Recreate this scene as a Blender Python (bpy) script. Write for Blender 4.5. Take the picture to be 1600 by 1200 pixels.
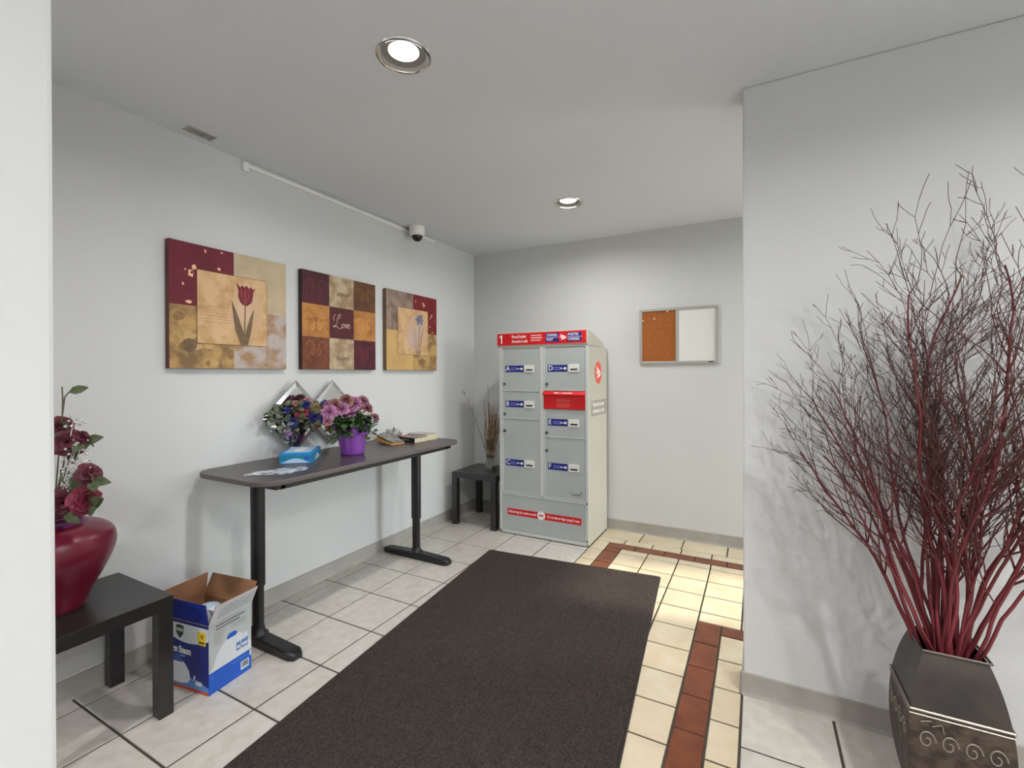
import bpy, bmesh, math, random
from mathutils import Vector, Matrix
random.seed(7)
S = bpy.context.scene
COL = S.collection
PI = math.pi
for _o in list(bpy.data.objects):
    bpy.data.objects.remove(_o)

# ------------------------------------------------------------------ camera
H_CAM = 1.2918
cam_d = bpy.data.cameras.new('camera')
cam = bpy.data.objects.new('camera', cam_d)
COL.objects.link(cam)
_yaw, _pitch, _roll = 0.4879, -0.0039, -0.0032
_F = Vector((-math.sin(_yaw), math.cos(_yaw), 0)); _R = Vector((math.cos(_yaw), math.sin(_yaw), 0)); _U = Vector((0, 0, 1))
_F2 = _F * math.cos(_pitch) + _U * math.sin(_pitch); _U2 = _U * math.cos(_pitch) - _F * math.sin(_pitch)
_R3 = _R * math.cos(_roll) + _U2 * math.sin(_roll); _U3 = _U2 * math.cos(_roll) - _R * math.sin(_roll)
_m = Matrix((_R3, _U3, -_F2)).transposed().to_4x4()
_m.translation = (0, 0, H_CAM)
cam.matrix_world = _m
cam_d.sensor_fit = 'HORIZONTAL'; cam_d.sensor_width = 36.0
cam_d.lens = 722.405 / 1600 * 36
cam_d.shift_y = -(600 - 587.504) / 1600
cam_d.clip_start = 0.02
S.camera = cam

# ------------------------------------------------------------------ world, sun, exposure
S.view_settings.view_transform = 'Standard'
S.view_settings.look = 'None'
S.view_settings.gamma = 1.0
S.view_settings.use_curve_mapping = False
S.view_settings.exposure = 0.32
W = bpy.data.worlds.new('sky'); S.world = W
W.use_nodes = True
bg = W.node_tree.nodes['Background']
bg.inputs[0].default_value = (0.90, 0.95, 1.0, 1)
bg.inputs[1].default_value = 20.0
sun_d = bpy.data.lights.new('sun', 'SUN'); sun_d.energy = 5.5; sun_d.angle = math.radians(3.0); sun_d.color = (1.0, 0.90, 0.76)
sun = bpy.data.objects.new('sun', sun_d); COL.objects.link(sun)
sun.rotation_euler = Vector((-1.0, -0.16, -0.62)).to_track_quat('-Z', 'Y').to_euler()
LAMP_W = 10.0          # each recessed downlight
LAMP_COL = (1.0, 0.99, 0.97)

# ------------------------------------------------------------------ materials
def lin(c):
    c = c / 255.0
    return c / 12.92 if c <= 0.04045 else ((c + 0.055) / 1.055) ** 2.4
def rgb(t): return (lin(t[0]), lin(t[1]), lin(t[2]), 1.0)
MATS = {}
def mat(name, c, rough=0.6, metal=0.0, var=None, bump=None, c2=None, spec=0.5, rnd=0.0, emit=0.0, coat=0.0, detail=4.0):
    """principled; var=(scale, low, high) mixes c->c2 by noise; bump=(scale, strength, dist); rnd = per-object value change"""
    if name in MATS: return MATS[name]
    m = bpy.data.materials.new(name); m.use_nodes = True
    nt = m.node_tree; N = nt.nodes; L = nt.links
    b = N['Principled BSDF']
    b.inputs['Base Color'].default_value = rgb(c)
    b.inputs['Roughness'].default_value = rough
    b.inputs['Metallic'].default_value = metal
    b.inputs['Specular IOR Level'].default_value = spec
    b.inputs['Coat Weight'].default_value = coat
    tc = N.new('ShaderNodeTexCoord')
    src = None
    if var:
        n = N.new('ShaderNodeTexNoise'); n.inputs['Scale'].default_value = var[0]; n.inputs['Detail'].default_value = detail
        L.new(tc.outputs['Object'], n.inputs['Vector'])
        if rnd:
            oi0 = N.new('ShaderNodeObjectInfo'); n.noise_dimensions = '4D'
            ml = N.new('ShaderNodeMath'); ml.operation = 'MULTIPLY'; ml.inputs[1].default_value = 50
            L.new(oi0.outputs['Random'], ml.inputs[0]); L.new(ml.outputs[0], n.inputs['W'])
        r = N.new('ShaderNodeValToRGB')
        r.color_ramp.elements[0].position = var[1]; r.color_ramp.elements[1].position = var[2]
        r.color_ramp.elements[0].color = rgb(c); r.color_ramp.elements[1].color = rgb(c2 or c)
        L.new(n.outputs['Fac'], r.inputs['Fac']); src = r.outputs['Color']
    if rnd:
        oi = N.new('ShaderNodeObjectInfo')
        mr = N.new('ShaderNodeMapRange'); mr.inputs[3].default_value = 1 - rnd; mr.inputs[4].default_value = 1 + rnd
        L.new(oi.outputs['Random'], mr.inputs[0])
        hs = N.new('ShaderNodeHueSaturation')
        if src: L.new(src, hs.inputs['Color'])
        else: hs.inputs['Color'].default_value = rgb(c)
        L.new(mr.outputs[0], hs.inputs['Value']); src = hs.outputs['Color']
    if src: L.new(src, b.inputs['Base Color'])
    if bump:
        n2 = N.new('ShaderNodeTexNoise'); n2.inputs['Scale'].default_value = bump[0]; n2.inputs['Detail'].default_value = 3
        L.new(tc.outputs['Object'], n2.inputs['Vector'])
        bp = N.new('ShaderNodeBump'); bp.inputs['Strength'].default_value = bump[1]; bp.inputs['Distance'].default_value = bump[2]
        L.new(n2.outputs['Fac'], bp.inputs['Height']); L.new(bp.outputs['Normal'], b.inputs['Normal'])
    if emit:
        b.inputs['Emission Color'].default_value = rgb(c); b.inputs['Emission Strength'].default_value = emit
    MATS[name] = m
    return m

def clear_mat(name, tint, gloss=0.12, rough=0.02):
    """thin clear sheet: transparent + glossy by fresnel"""
    m = bpy.data.materials.new(name); m.use_nodes = True
    nt = m.node_tree; N = nt.nodes; L = nt.links
    N.remove(N['Principled BSDF'])
    t = N.new('ShaderNodeBsdfTransparent'); t.inputs[0].default_value = rgb(tint)
    g = N.new('ShaderNodeBsdfGlossy'); g.inputs['Roughness'].default_value = rough; g.inputs['Color'].default_value = (1, 1, 1, 1)
    fr = N.new('ShaderNodeLayerWeight'); fr.inputs[0].default_value = 0.25
    mp = N.new('ShaderNodeMapRange'); mp.inputs[3].default_value = gloss * 0.5; mp.inputs[4].default_value = 0.9
    L.new(fr.outputs['Fresnel'], mp.inputs[0])
    mx = N.new('ShaderNodeMixShader')
    L.new(mp.outputs[0], mx.inputs[0]); L.new(t.outputs[0], mx.inputs[1]); L.new(g.outputs[0], mx.inputs[2])
    L.new(mx.outputs[0], N['Material Output'].inputs[0])
    MATS[name] = m
    return m

M_wall = mat('wall paint', (206, 207, 207), 0.75, bump=(85, 0.28, 0.003), spec=0.25)
M_ceil = mat('ceiling paint', (218, 221, 225), 0.85, bump=(70, 0.4, 0.003), spec=0.2)
M_base = mat('rubber baseboard', (168, 164, 156), 0.5, var=(6, 0.35, 0.7), c2=(152, 148, 141))
M_grout = mat('dark grout', (74, 68, 60), 0.9, var=(40, 0.3, 0.7), c2=(58, 54, 48))
M_tile = mat('pale stoneware tile', (200, 196, 189), 0.28, var=(22, 0.35, 0.72), c2=(186, 178, 168), rnd=0.035, bump=(30, 0.1, 0.002))
M_tile_s = mat('cream ceramic tile', (212, 200, 176), 0.3, var=(9, 0.3, 0.75), c2=(198, 178, 146), rnd=0.04, bump=(25, 0.1, 0.002))
M_tile_b = mat('terracotta tile', (128, 68, 38), 0.3, var=(14, 0.35, 0.7), c2=(98, 47, 26), rnd=0.06, bump=(25, 0.1, 0.002))
M_white = mat('white enamel', (236, 235, 231), 0.4)
M_black_wood = mat('black brown laminate', (38, 36, 37), 0.28, var=(60, 0.4, 0.6), c2=(30, 28, 29), spec=0.7)
M_black_metal = mat('black powder coat', (24, 24, 26), 0.42)
M_alu = mat('brushed aluminium', (176, 176, 172), 0.35, 0.6)
M_chrome = mat('chrome', (225, 225, 222), 0.15, 1.0)

# ------------------------------------------------------------------ mesh helpers
class MB:
    def __init__(s): s.v = []; s.f = []; s.mi = []; s.cur = 0
    def add(s, vs, fs):
        o = len(s.v); s.v += [tuple(q) for q in vs]
        for q in fs: s.f.append(tuple(i + o for i in q)); s.mi.append(s.cur)
        return s
    def box(s, x0, x1, y0, y1, z0, z1):
        return s.add([(x0, y0, z0), (x1, y0, z0), (x1, y1, z0), (x0, y1, z0), (x0, y0, z1), (x1, y0, z1), (x1, y1, z1), (x0, y1, z1)],
                     [(0, 3, 2, 1), (4, 5, 6, 7), (0, 1, 5, 4), (1, 2, 6, 5), (2, 3, 7, 6), (3, 0, 4, 7)])
    def prism(s, pts, a, b, axis='z'):
        n = len(pts)
        def P(p, t):
            if axis == 'z': return (p[0], p[1], t)
            if axis == 'y': return (p[0], t, p[1])
            return (t, p[0], p[1])
        vs = [P(p, a) for p in pts] + [P(p, b) for p in pts]
        fs = [tuple(range(n - 1, -1, -1)), tuple(range(n, 2 * n))]
        fs += [(i, (i + 1) % n, n + (i + 1) % n, n + i) for i in range(n)]
        return s.add(vs, fs)
    def lathe(s, prof, n=32, c=(0, 0, 0), a0=0.0):
        vs = []; fs = []
        for r, z in prof:
            for i in range(n):
                a = a0 + 2 * PI * i / n
                vs.append((c[0] + r * math.cos(a), c[1] + r * math.sin(a), c[2] + z))
        for k in range(len(prof) - 1):
            for i in range(n):
                j = (i + 1) % n
                fs.append((k * n + i, k * n + j, (k + 1) * n + j, (k + 1) * n + i))
        if prof[0][0] > 1e-6: fs.append(tuple(range(n - 1, -1, -1)))
        if prof[-1][0] > 1e-6: fs.append(tuple((len(prof) - 1) * n + i for i in range(n)))
        return s.add(vs, fs)
    def lathe_open(s, prof, n=32, c=(0, 0, 0)):
        vs = []; fs = []
        for r, z in prof:
            for i in range(n):
                a = 2 * PI * i / n
                vs.append((c[0] + r * math.cos(a), c[1] + r * math.sin(a), c[2] + z))
        for k in range(len(prof) - 1):
            for i in range(n):
                j = (i + 1) % n
                fs.append((k * n + i, k * n + j, (k + 1) * n + j, (k + 1) * n + i))
        return s.add(vs, fs)
    def tube(s, pts, rad, n=5):
        pts = [Vector(p) for p in pts]
        if not isinstance(rad, (list, tuple)): rad = [rad] * len(pts)
        vs = []; fs = []
        t = (pts[1] - pts[0]).normalized()
        u = t.orthogonal().normalized()
        for k, p in enumerate(pts):
            if k: 
                t2 = (pts[min(k + 1, len(pts) - 1)] - pts[k - 1])
                if t2.length > 1e-9: t = t2.normalized()
            u = (u - t * u.dot(t)); u = u.normalized() if u.length > 1e-6 else t.orthogonal().normalized()
            w = t.cross(u)
            for i in range(n):
                a = 2 * PI * i / n
                vs.append(p + (u * math.cos(a) + w * math.sin(a)) * rad[k])
        for k in range(len(pts) - 1):
            for i in range(n):
                j = (i + 1) % n
                fs.append((k * n + i, k * n + j, (k + 1) * n + j, (k + 1) * n + i))
        fs.append(tuple(range(n - 1, -1, -1))); fs.append(tuple((len(pts) - 1) * n + i for i in range(n)))
        return s.add(vs, fs)
    def build(s, name, m, parent=None, smooth=False, bevel=0.0, seg=2, origin=None):
        me = bpy.data.meshes.new(name)
        me.from_pydata(s.v, [], s.f)
        if not isinstance(m, (list, tuple)): m = [m]
        for q in m: me.materials.append(q)
        if len(m) > 1: me.polygons.foreach_set('material_index', s.mi)
        bm = bmesh.new(); bm.from_mesh(me)
        bmesh.ops.recalc_face_normals(bm, faces=bm.faces)
        if bevel:
            es = [e for e in bm.edges if len(e.link_faces) == 2 and e.calc_face_angle(0) > 0.5]
            bmesh.ops.bevel(bm, geom=es, offset=bevel, segments=seg, affect='EDGES', profile=0.5, clamp_overlap=True)
        bm.to_mesh(me); bm.free()
        if smooth:
            for p in me.polygons: p.use_smooth = True
            if smooth != 'all':
                me.set_sharp_from_angle(angle=math.radians(smooth if smooth is not True else 40))
        o = bpy.data.objects.new(name, me); COL.objects.link(o)
        if origin is not None:
            me.transform(Matrix.Translation(-Vector(origin))); o.location = origin
        if parent is not None: o.parent = parent
        return o

def tag(o, label, cat, group=None):
    o['label'] = label; o['category'] = cat
    if group: o['group'] = group
    return o
def thing(name, label, cat, loc=(0, 0, 0), rz=0.0, group=None):
    o = bpy.data.objects.new(name, None); COL.objects.link(o)
    o.location = loc; o.rotation_euler = (0, 0, rz); o.empty_display_size = 0.05
    return tag(o, label, cat, group)
def struct(o): o['kind'] = 'structure'; return o
def stuff(o): o['kind'] = 'stuff'; return o
def copy_tree(o, parent=None):
    c = o.copy(); COL.objects.link(c); c.parent = parent
    for ch in list(o.children): copy_tree(ch, c)
    return c
def rrect(x0, x1, y0, y1, r, n=8):
    pts = []
    for cx, cy, a in ((x1 - r, y1 - r, 0), (x0 + r, y1 - r, PI / 2), (x0 + r, y0 + r, PI), (x1 - r, y0 + r, 1.5 * PI)):
        for k in range(n + 1):
            t = a + PI / 2 * k / n
            pts.append((cx + r * math.cos(t), cy + r * math.sin(t)))
    return pts
ROT_FRONT = (PI / 2, 0, 0)          # lettering on a face that looks to -y
ROT_EAST = (PI / 2, 0, PI / 2)      # lettering on a face that looks to +x
def text(body, size, loc, rot, m, parent, name='lettering', align='LEFT', shear=0.0, width=None, bold=0.0, space=1.0):
    cu = bpy.data.curves.new(name, 'FONT'); cu.body = body; cu.size = size; cu.align_x = align; cu.align_y = 'CENTER'
    cu.shear = shear; cu.extrude = 0.0002; cu.offset = bold; cu.space_character = space; cu.resolution_u = 3
    t = bpy.data.objects.new('tmp_text', cu); COL.objects.link(t)
    me = bpy.data.meshes.new_from_object(t.evaluated_get(bpy.context.evaluated_depsgraph_get()))
    bpy.data.objects.remove(t)
    me.name = name; me.materials.clear(); me.materials.append(m)
    if width:
        xs = [v.co.x for v in me.vertices]
        if xs:
            k = width / max(1e-6, max(xs) - min(xs))
            me.transform(Matrix.Diagonal((k, 1, 1, 1)))
    o = bpy.data.objects.new(name, me); COL.objects.link(o)
    o.location = loc; o.rotation_euler = rot; o.parent = parent
    return o

# ------------------------------------------------------------------ the room
XL, YB, YR, XE, HC = -2.4257, 3.7905, 2.0853, -0.0512, 2.44
XD = 2.3       # entrance door wall of the vestibule behind the right wall
XO, YF = 2.3, -2.4   # far sides of the lobby behind the camera
XS, YS = -0.80, 0.251   # near wall stub on the left

LAMPS = [(-1.125, 1.295), (-1.12, 2.923), (0.62, 3.30), (1.0, 0.55), (1.75, 0.35), (0.75, -1.3), (-1.6, -1.0)]
def ceiling_mesh():
    mb = MB(); hs = 0.14; r = 0.088; n = 32
    xs = sorted({XL, XO, XD + 0.12, *[x - hs for x, y in LAMPS], *[x + hs for x, y in LAMPS]})
    ys = sorted({YF, YB, YR + 0.14, *[y - hs for x, y in LAMPS], *[y + hs for x, y in LAMPS]})
    for i in range(len(xs) - 1):
        for j in range(len(ys) - 1):
            mx, my = (xs[i] + xs[i + 1]) / 2, (ys[j] + ys[j + 1]) / 2
            if mx > XD + 0.12 and my > YR + 0.14: continue
            if any(abs(mx - x) < hs and abs(my - y) < hs for x, y in LAMPS): continue
            mb.add([(xs[i], ys[j], HC), (xs[i + 1], ys[j], HC), (xs[i + 1], ys[j + 1], HC), (xs[i], ys[j + 1], HC)], [(0, 3, 2, 1)])
    for x, y in LAMPS:
        vs = []
        for k in range(n):
            a = 2 * PI * k / n + PI / 4; c, s_ = math.cos(a), math.sin(a); q = hs / max(abs(c), abs(s_))
            vs += [(x + r * c, y + r * s_, HC), (x + q * c, y + q * s_, HC)]
        mb.add(vs, [(2 * k, 2 * k + 1, (2 * k + 3) % (2 * n), (2 * k + 2) % (2 * n)) for k in range(n)])
    return mb
ceil_o = ceiling_mesh().build('ceiling', M_ceil)
bm = bmesh.new(); bm.from_mesh(ceil_o.data); bmesh.ops.remove_doubles(bm, verts=bm.verts, dist=1e-5)
for f_ in bm.faces:
    f_.normal_update()
    if f_.normal.z > 0: f_.normal_flip()
bm.to_mesh(ceil_o.data); bm.free()
struct(ceil_o)
struct(MB().box(XL - 0.12, XO + 0.12, YF - 0.12, YR + 0.14, 2.56, 2.62).box(XL - 0.12, XD + 0.12, YR + 0.14, YB + 0.12, 2.56, 2.62).build('trim_1', M_white))  # roof deck above the ceiling void

def wall(name, *b):
    mb = MB()
    for q in b: mb.box(*q)
    return struct(mb.build(name, M_wall))
wall('wall_left', (XL - 0.12, XL, YF, YB + 0.12, -0.02, 2.56))
wall('wall_back', (XL, XD + 0.12, YB, YB + 0.12, -0.02, 2.56))
struct(MB().box(XE, XO, YR, YR + 0.14, -0.02, HC).build('wall_right', M_wall, bevel=0.006))
struct(MB().box(XS - 0.15, XS, YF, YS, -0.02, HC).build('wall_near', M_wall, bevel=0.006))
wall('wall_front', (XL, XO, YF - 0.12, YF, -0.02, 2.56))
# east wall of the lobby with a wide window
WY0, WY1, WZ0, WZ1 = -1.9, -1.35, 1.0, 1.9
wall('wall_east', (XO, XO + 0.12, YF - 0.12, WY0, -0.02, 2.56), (XO, XO + 0.12, WY1, YR + 0.14, -0.02, 2.56),
     (XO, XO + 0.12, WY0, WY1, -0.02, WZ0), (XO, XO + 0.12, WY0, WY1, WZ1, 2.56))
# vestibule end wall with the entrance door opening
DY0, DY1, DZ1 = 2.95, 3.72, 2.16
wall('wall_entrance', (XD, XD + 0.12, YR + 0.14, DY0, -0.02, 2.56), (XD, XD + 0.12, DY1, YB, -0.02, 2.56), (XD, XD + 0.12, DY0, DY1, DZ1, 2.56))

M_glass = clear_mat('window glass', (250, 252, 250), 0.08)
def glazed(name, x, y0, y1, z0, z1, bars):
    e = MB()
    t = 0.05
    e.box(x + 0.03, x + 0.08, y0, y0 + t, z0, z1).box(x + 0.03, x + 0.08, y1 - t, y1, z0, z1)
    e.box(x + 0.03, x + 0.08, y0 + t, y1 - t, z1 - t, z1).box(x + 0.03, x + 0.08, y0 + t, y1 - t, z0, z0 + (0.12 if z0 < 0.1 else t))
    for b in bars: e.box(x + 0.03, x + 0.08, b - t / 2, b + t / 2, z0 + t, z1 - t)
    fr = struct(e.build(name, M_alu, bevel=0.003))
    ed = [y0 + t] + [v for b in bars for v in (b - t / 2, b + t / 2)] + [y1 - t]
    for i in range(0, len(ed), 2):
        MB().box(x + 0.052, x + 0.058, ed[i], ed[i + 1], z0 + t, z1 - t).build('pane', M_glass, fr)
    return fr
glazed('window_1', XO, WY0, WY1, WZ0, WZ1, ())
dr = glazed('door_1', XD, DY0, DY1, 0.0, DZ1, ())
MB().tube([(XD + 0.02, DY0 + 0.09, 0.85), (XD - 0.03, DY0 + 0.09, 0.87), (XD - 0.03, DY0 + 0.09, 1.23), (XD + 0.02, DY0 + 0.09, 1.25)], 0.011, 10).build('door_handle', M_chrome, dr, smooth=True)
M_out = mat('outdoor paving', (128, 125, 120), 0.9, var=(3, 0.3, 0.7), c2=(112, 109, 104))
g_ = MB().box(XO + 0.12, 16, -12, 16, -0.1, -0.03).build('ground_outside', M_out); struct(g_)

for nm, x_, y0_, y1_, z0_, z1_ in (('window_portal', XO + 0.10, WY0, WY1, WZ0, WZ1), ('door_portal', XD + 0.10, DY0, DY1, 0.0, DZ1)):
    pd = bpy.data.lights.new(nm, 'AREA'); pd.shape = 'RECTANGLE'; pd.size = z1_ - z0_; pd.size_y = y1_ - y0_; pd.cycles.is_portal = True
    po = bpy.data.objects.new(nm, pd); COL.objects.link(po); po.location = (x_, (y0_ + y1_) / 2, (z0_ + z1_) / 2); po.rotation_euler = (0, PI / 2, 0)

# baseboards (rubber cove)
def baseb(name, pts, nrm):
    """pts: polyline on the wall foot; nrm: outward normals for each segment"""
    mb = MB()
    for (a, b), n in zip(zip(pts[:-1], pts[1:]), nrm):
        a, b, n = Vector((*a, 0)), Vector((*b, 0)), Vector((*n, 0))
        sec = [(0.0, 0.0), (0.016, 0.0), (0.010, 0.007), (0.007, 0.018), (0.006, 0.085), (0.0, 0.088)]
        vs = [tuple(a + n * d + Vector((0, 0, z))) for d, z in sec] + [tuple(b + n * d + Vector((0, 0, z))) for d, z in sec]
        k = len(sec)
        mb.add(vs, [tuple(range(k)), tuple(range(2 * k - 1, k - 1, -1))] + [(i, (i + 1) % k, k + (i + 1) % k, k + i) for i in range(k)])
    return struct(mb.build(name, M_base, smooth=30))
baseb('baseboard_left', [(XL, YF), (XL, YB)], [(1, 0)])
baseb('baseboard_back', [(XL, YB), (XD, YB)], [(0, -1)])
baseb('baseboard_right', [(XO, YR), (XE - 0.006, YR)], [(0, -1)])
baseb('baseboard_corner', [(XE, YR - 0.006), (XE, YR + 0.146)], [(-1, 0)])
baseb('baseboard_near', [(XS, YF), (XS, YS + 0.006)], [(1, 0)])

# ------------------------------------------------------------------ floor tiles
floor = struct(MB().box(XL - 0.02, XO + 0.1, YF - 0.1, YB + 0.1, -0.06, -0.004).build('floor', M_grout))
_tm = {}
def tile(x0, x1, y0, y1, m, g=0.0045):
    w, d = round(x1 - x0 - 2 * g, 4), round(y1 - y0 - 2 * g, 4)
    if w < 0.006 or d < 0.006: return
    key = (w, d, m.name)
    if key not in _tm:
        mb = MB(); b = 0.0018
        hw, hd = w / 2, d / 2
        mb.add([(-hw, -hd, -0.006), (hw, -hd, -0.006), (hw, hd, -0.006), (-hw, hd, -0.006),
                (-hw, -hd, -b), (hw, -hd, -b), (hw, hd, -b), (-hw, hd, -b),
                (-hw + b, -hd + b, 0), (hw - b, -hd + b, 0), (hw - b, hd - b, 0), (-hw + b, hd - b, 0)],
               [(0, 1, 5, 4), (1, 2, 6, 5), (2, 3, 7, 6), (3, 0, 4, 7), (4, 5, 9, 8), (5, 6, 10, 9), (6, 7, 11, 10), (7, 4, 8, 11), (8, 9, 10, 11)])
        o = mb.build('tile', m, floor); _tm[key] = o.data
    else:
        o = bpy.data.objects.new('tile', _tm[key]); COL.objects.link(o); o.parent = floor
    o.location = ((x0 + x1) / 2, (y0 + y1) / 2, 0)
rest = {}
def far_tile(x0, x1, y0, y1, m, g=0.0045):
    mb = rest.setdefault(m.name, (MB(), m))[0]
    mb.box(x0 + g, x1 - g, y0 + g, y1 - g, -0.006, 0)
P = 0.305
# large pale tiles, left field
xl = [XL, -2.331] + [-2.331 + P * k for k in range(1, 4)] + [-1.112]
yl = [1.107 + P * k for k in range(-12, 9)] + [YB]
for i in range(len(xl) - 1):
    for j in range(len(yl) - 1):
        if xl[i + 1] - xl[i] < 0.02: continue
        (tile if yl[j] > 0.4 else far_tile)(xl[i], xl[i + 1], max(yl[j], YF), yl[j + 1], M_tile)
# runway of small cream tiles with terracotta frame
Q = 0.2043
def fill(x0, x1, xs, y0, y1, ys, m, f=None):
    cx = [x0] + [v for v in sorted(xs) if x0 + 0.01 < v < x1 - 0.01] + [x1]
    cy = [y0] + [v for v in sorted(ys) if y0 + 0.01 < v < y1 - 0.01] + [y1]
    for i in range(len(cx) - 1):
        for j in range(len(cy) - 1): (f or (far_tile if cx[i] > 0.5 and cy[j] > YR else tile))(cx[i], cx[i + 1], cy[j], cy[j + 1], m)
YT, YB1, YB2, Y58 = 2.69, 3.385, 3.487, 3.581
cxs = [-1.102 + Q * k for k in range(0, 17)]
cys = [YT + Q * k for k in range(-9, 6)]
fill(-1.112, XD, [-1.112 + 0.3065 * k for k in range(1, 12)], Y58, YB, [], M_tile_s)                    # cut row along the wall
fill(-1.112, XD, cxs, YB2, Y58, [], M_tile_s)                                                        # half row
fill(-1.0, XD, [-1.0 + Q * k for k in range(1, 17)], YB1, YB2, [], M_tile_b)                           # terracotta band, far
fill(-1.112, -1.0, [], 0.9, YB2, cys, M_tile_s)
fill(-1.0, -0.887, [], 0.9, YB1, cys, M_tile_b)
fill(-0.887, -0.277, [-0.692, -0.484], 0.9, YB1, cys, M_tile_s)
fill(-0.277, XD, [-0.0727 + Q * k for k in range(0, 12)], 2.585, YB1, cys, M_tile_s)
fill(-0.277, -0.162, [], 0.9, 2.585, [2.585 - Q * k for k in range(1, 9)], M_tile_b)
fill(-0.162, XD, [-0.056 + Q * k for k in range(0, 12)], 2.492, 2.585, [], M_tile_b)
fill(-0.162, -0.056, [], 0.9, 2.492, [2.28 - Q * k for k in range(0, 8)], M_tile_s)
fill(-0.056, XD, [0.149 + Q * k for k in range(0, 11)], YR + 0.14, 2.492, [2.28], M_tile_s)
fill(-0.056, XO, [0.249 + P * k for k in range(0, 8)], 0.9, YR, [YR - P * k for k in range(1, 5)], M_tile)
fill(-1.112, XO, [-1.112 + P * k for k in range(1, 12)], YF, 0.9, [0.9 - P * k for k in range(1, 12)], M_tile, far_tile)
for k, (mb, m) in rest.items():
    stuff(mb.build('tile_field', m, floor))

# ------------------------------------------------------------------ recessed downlights
M_lens = mat('lit lamp lens', (255, 250, 240), 0.5, emit=6.0)
M_baf = mat('satin lamp baffle', (118, 116, 112), 0.5, 0.0)
LL = ['round recessed ceiling downlight nearest the camera, cut by the top edge', 'round recessed ceiling downlight over the parcel locker',
      'recessed downlight in the entrance passage behind the right wall', 'recessed lobby downlight beside the camera', 'recessed lobby downlight by the wide window',
      'recessed lobby downlight at the rear', 'recessed downlight behind the near wall stub']
for i, (x, y) in enumerate(LAMPS):
    t = thing('ceiling_downlight', LL[i], 'light', (x, y, HC), 0, 'recessed ceiling downlights')
    MB().lathe_open([(0.086, 0.002), (0.086, -0.004), (0.089, -0.006), (0.096, -0.005), (0.099, 0.0)], 40).build('trim_ring', M_chrome, t, smooth=True)
    MB().lathe_open([(0.086, 0.0), (0.080, 0.010), (0.062, 0.016), (0.0545, 0.016)], 40).build('baffle', M_baf, t, smooth=True)
    MB().lathe([(0.0, 0.006), (0.03, 0.008), (0.0545, 0.016), (0.0, 0.018)], 32).build('lens', M_lens, t, smooth=True)
    MB().lathe([(0.09, 0.0365), (0.09, 0.1)], 24).build('housing', M_alu, t)
    ld = bpy.data.lights.new('downlight', 'AREA'); ld.shape = 'DISK'; ld.size = 0.095; ld.energy = LAMP_W * (0.4 if i == 2 else 1.0 if i < 2 else 2.2); ld.color = LAMP_COL; ld.spread = math.radians(165)
    lo = bpy.data.objects.new('downlight', ld); COL.objects.link(lo); lo.parent = t; lo.location = (0, 0, 0.003)

# ------------------------------------------------------------------ entrance mat
M_pile = mat('ribbed carpet pile', (66, 58, 56), 0.95, var=(140, 0.35, 0.65), c2=(92, 82, 78), spec=0.1, detail=2.0)
def rib(m):
    nt = m.node_tree; N = nt.nodes; L = nt.links; b = N['Principled BSDF']
    tc = N.new('ShaderNodeTexCoord'); w = N.new('ShaderNodeTexWave'); w.bands_direction = 'X'; w.inputs['Scale'].default_value = 42
    w.inputs['Distortion'].default_value = 0.6; w.inputs['Detail Scale'].default_value = 30
    L.new(tc.outputs['Object'], w.inputs['Vector'])
    bp = N.new('ShaderNodeBump'); bp.inputs['Strength'].default_value = 0.9; bp.inputs['Distance'].default_value = 0.004
    L.new(w.outputs['Fac'], bp.inputs['Height']); L.new(bp.outputs['Normal'], b.inputs['Normal'])
    old = b.inputs['Base Color'].links[0].from_socket
    mx = N.new('ShaderNodeMix'); mx.data_type = 'RGBA'; mx.blend_type = 'MULTIPLY'; mx.inputs[0].default_value = 0.55
    L.new(old, mx.inputs[6]); L.new(w.outputs['Color'], mx.inputs[7]); L.new(mx.outputs[2], b.inputs['Base Color'])
rib(M_pile)
M_rub = mat('black rubber', (38, 34, 33), 0.7)
ma = math.radians(5.3)
mc = Vector((-1.736, 2.912, 0)) + Vector((math.cos(ma), math.sin(ma), 0)) * 0.6 + Vector((math.sin(ma), -math.cos(ma), 0)) * 1.22
mt = thing('floor_mat', 'dark brown ribbed carpet mat on the tile floor', 'mat', (mc.x, mc.y, 0.0005), ma)
MB().prism(rrect(-0.6, 0.6, -1.22, 1.22, 0.012, 3), 0.0, 0.005).build('rubber_backing', M_rub, mt)
MB().prism(rrect(-0.592, 0.592, -1.212, 1.212, 0.01, 3), 0.005, 0.010).build('carpet_pile', M_pile, mt, bevel=0.002)

# ------------------------------------------------------------------ black square side tables
def side_table(label, x, y, w, d, h):
    t = thing('side_table', label, 'table', (x, y, 0), 0, 'black square side tables')
    MB().box(-w / 2, w / 2, -d / 2, d / 2, h - 0.05, h).build('table_top', M_black_wood, t, bevel=0.0015)
    l = 0.049; i = 0.0005
    for sx in (-1, 1):
        for sy in (-1, 1):
            cx, cy = sx * (w / 2 - l / 2 - i), sy * (d / 2 - l / 2 - i)
            MB().box(cx - l / 2, cx + l / 2, cy - l / 2, cy + l / 2, 0, h - 0.05).build('leg', M_black_wood, t, bevel=0.0012)
    return t
side_table('black square side table under the burgundy vase', -2.192, 0.732, 0.432, 0.44, 0.452)
side_table('black square side table in the corner beside the parcel locker', -2.118, 3.50, 0.436, 0.43, 0.452)

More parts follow.
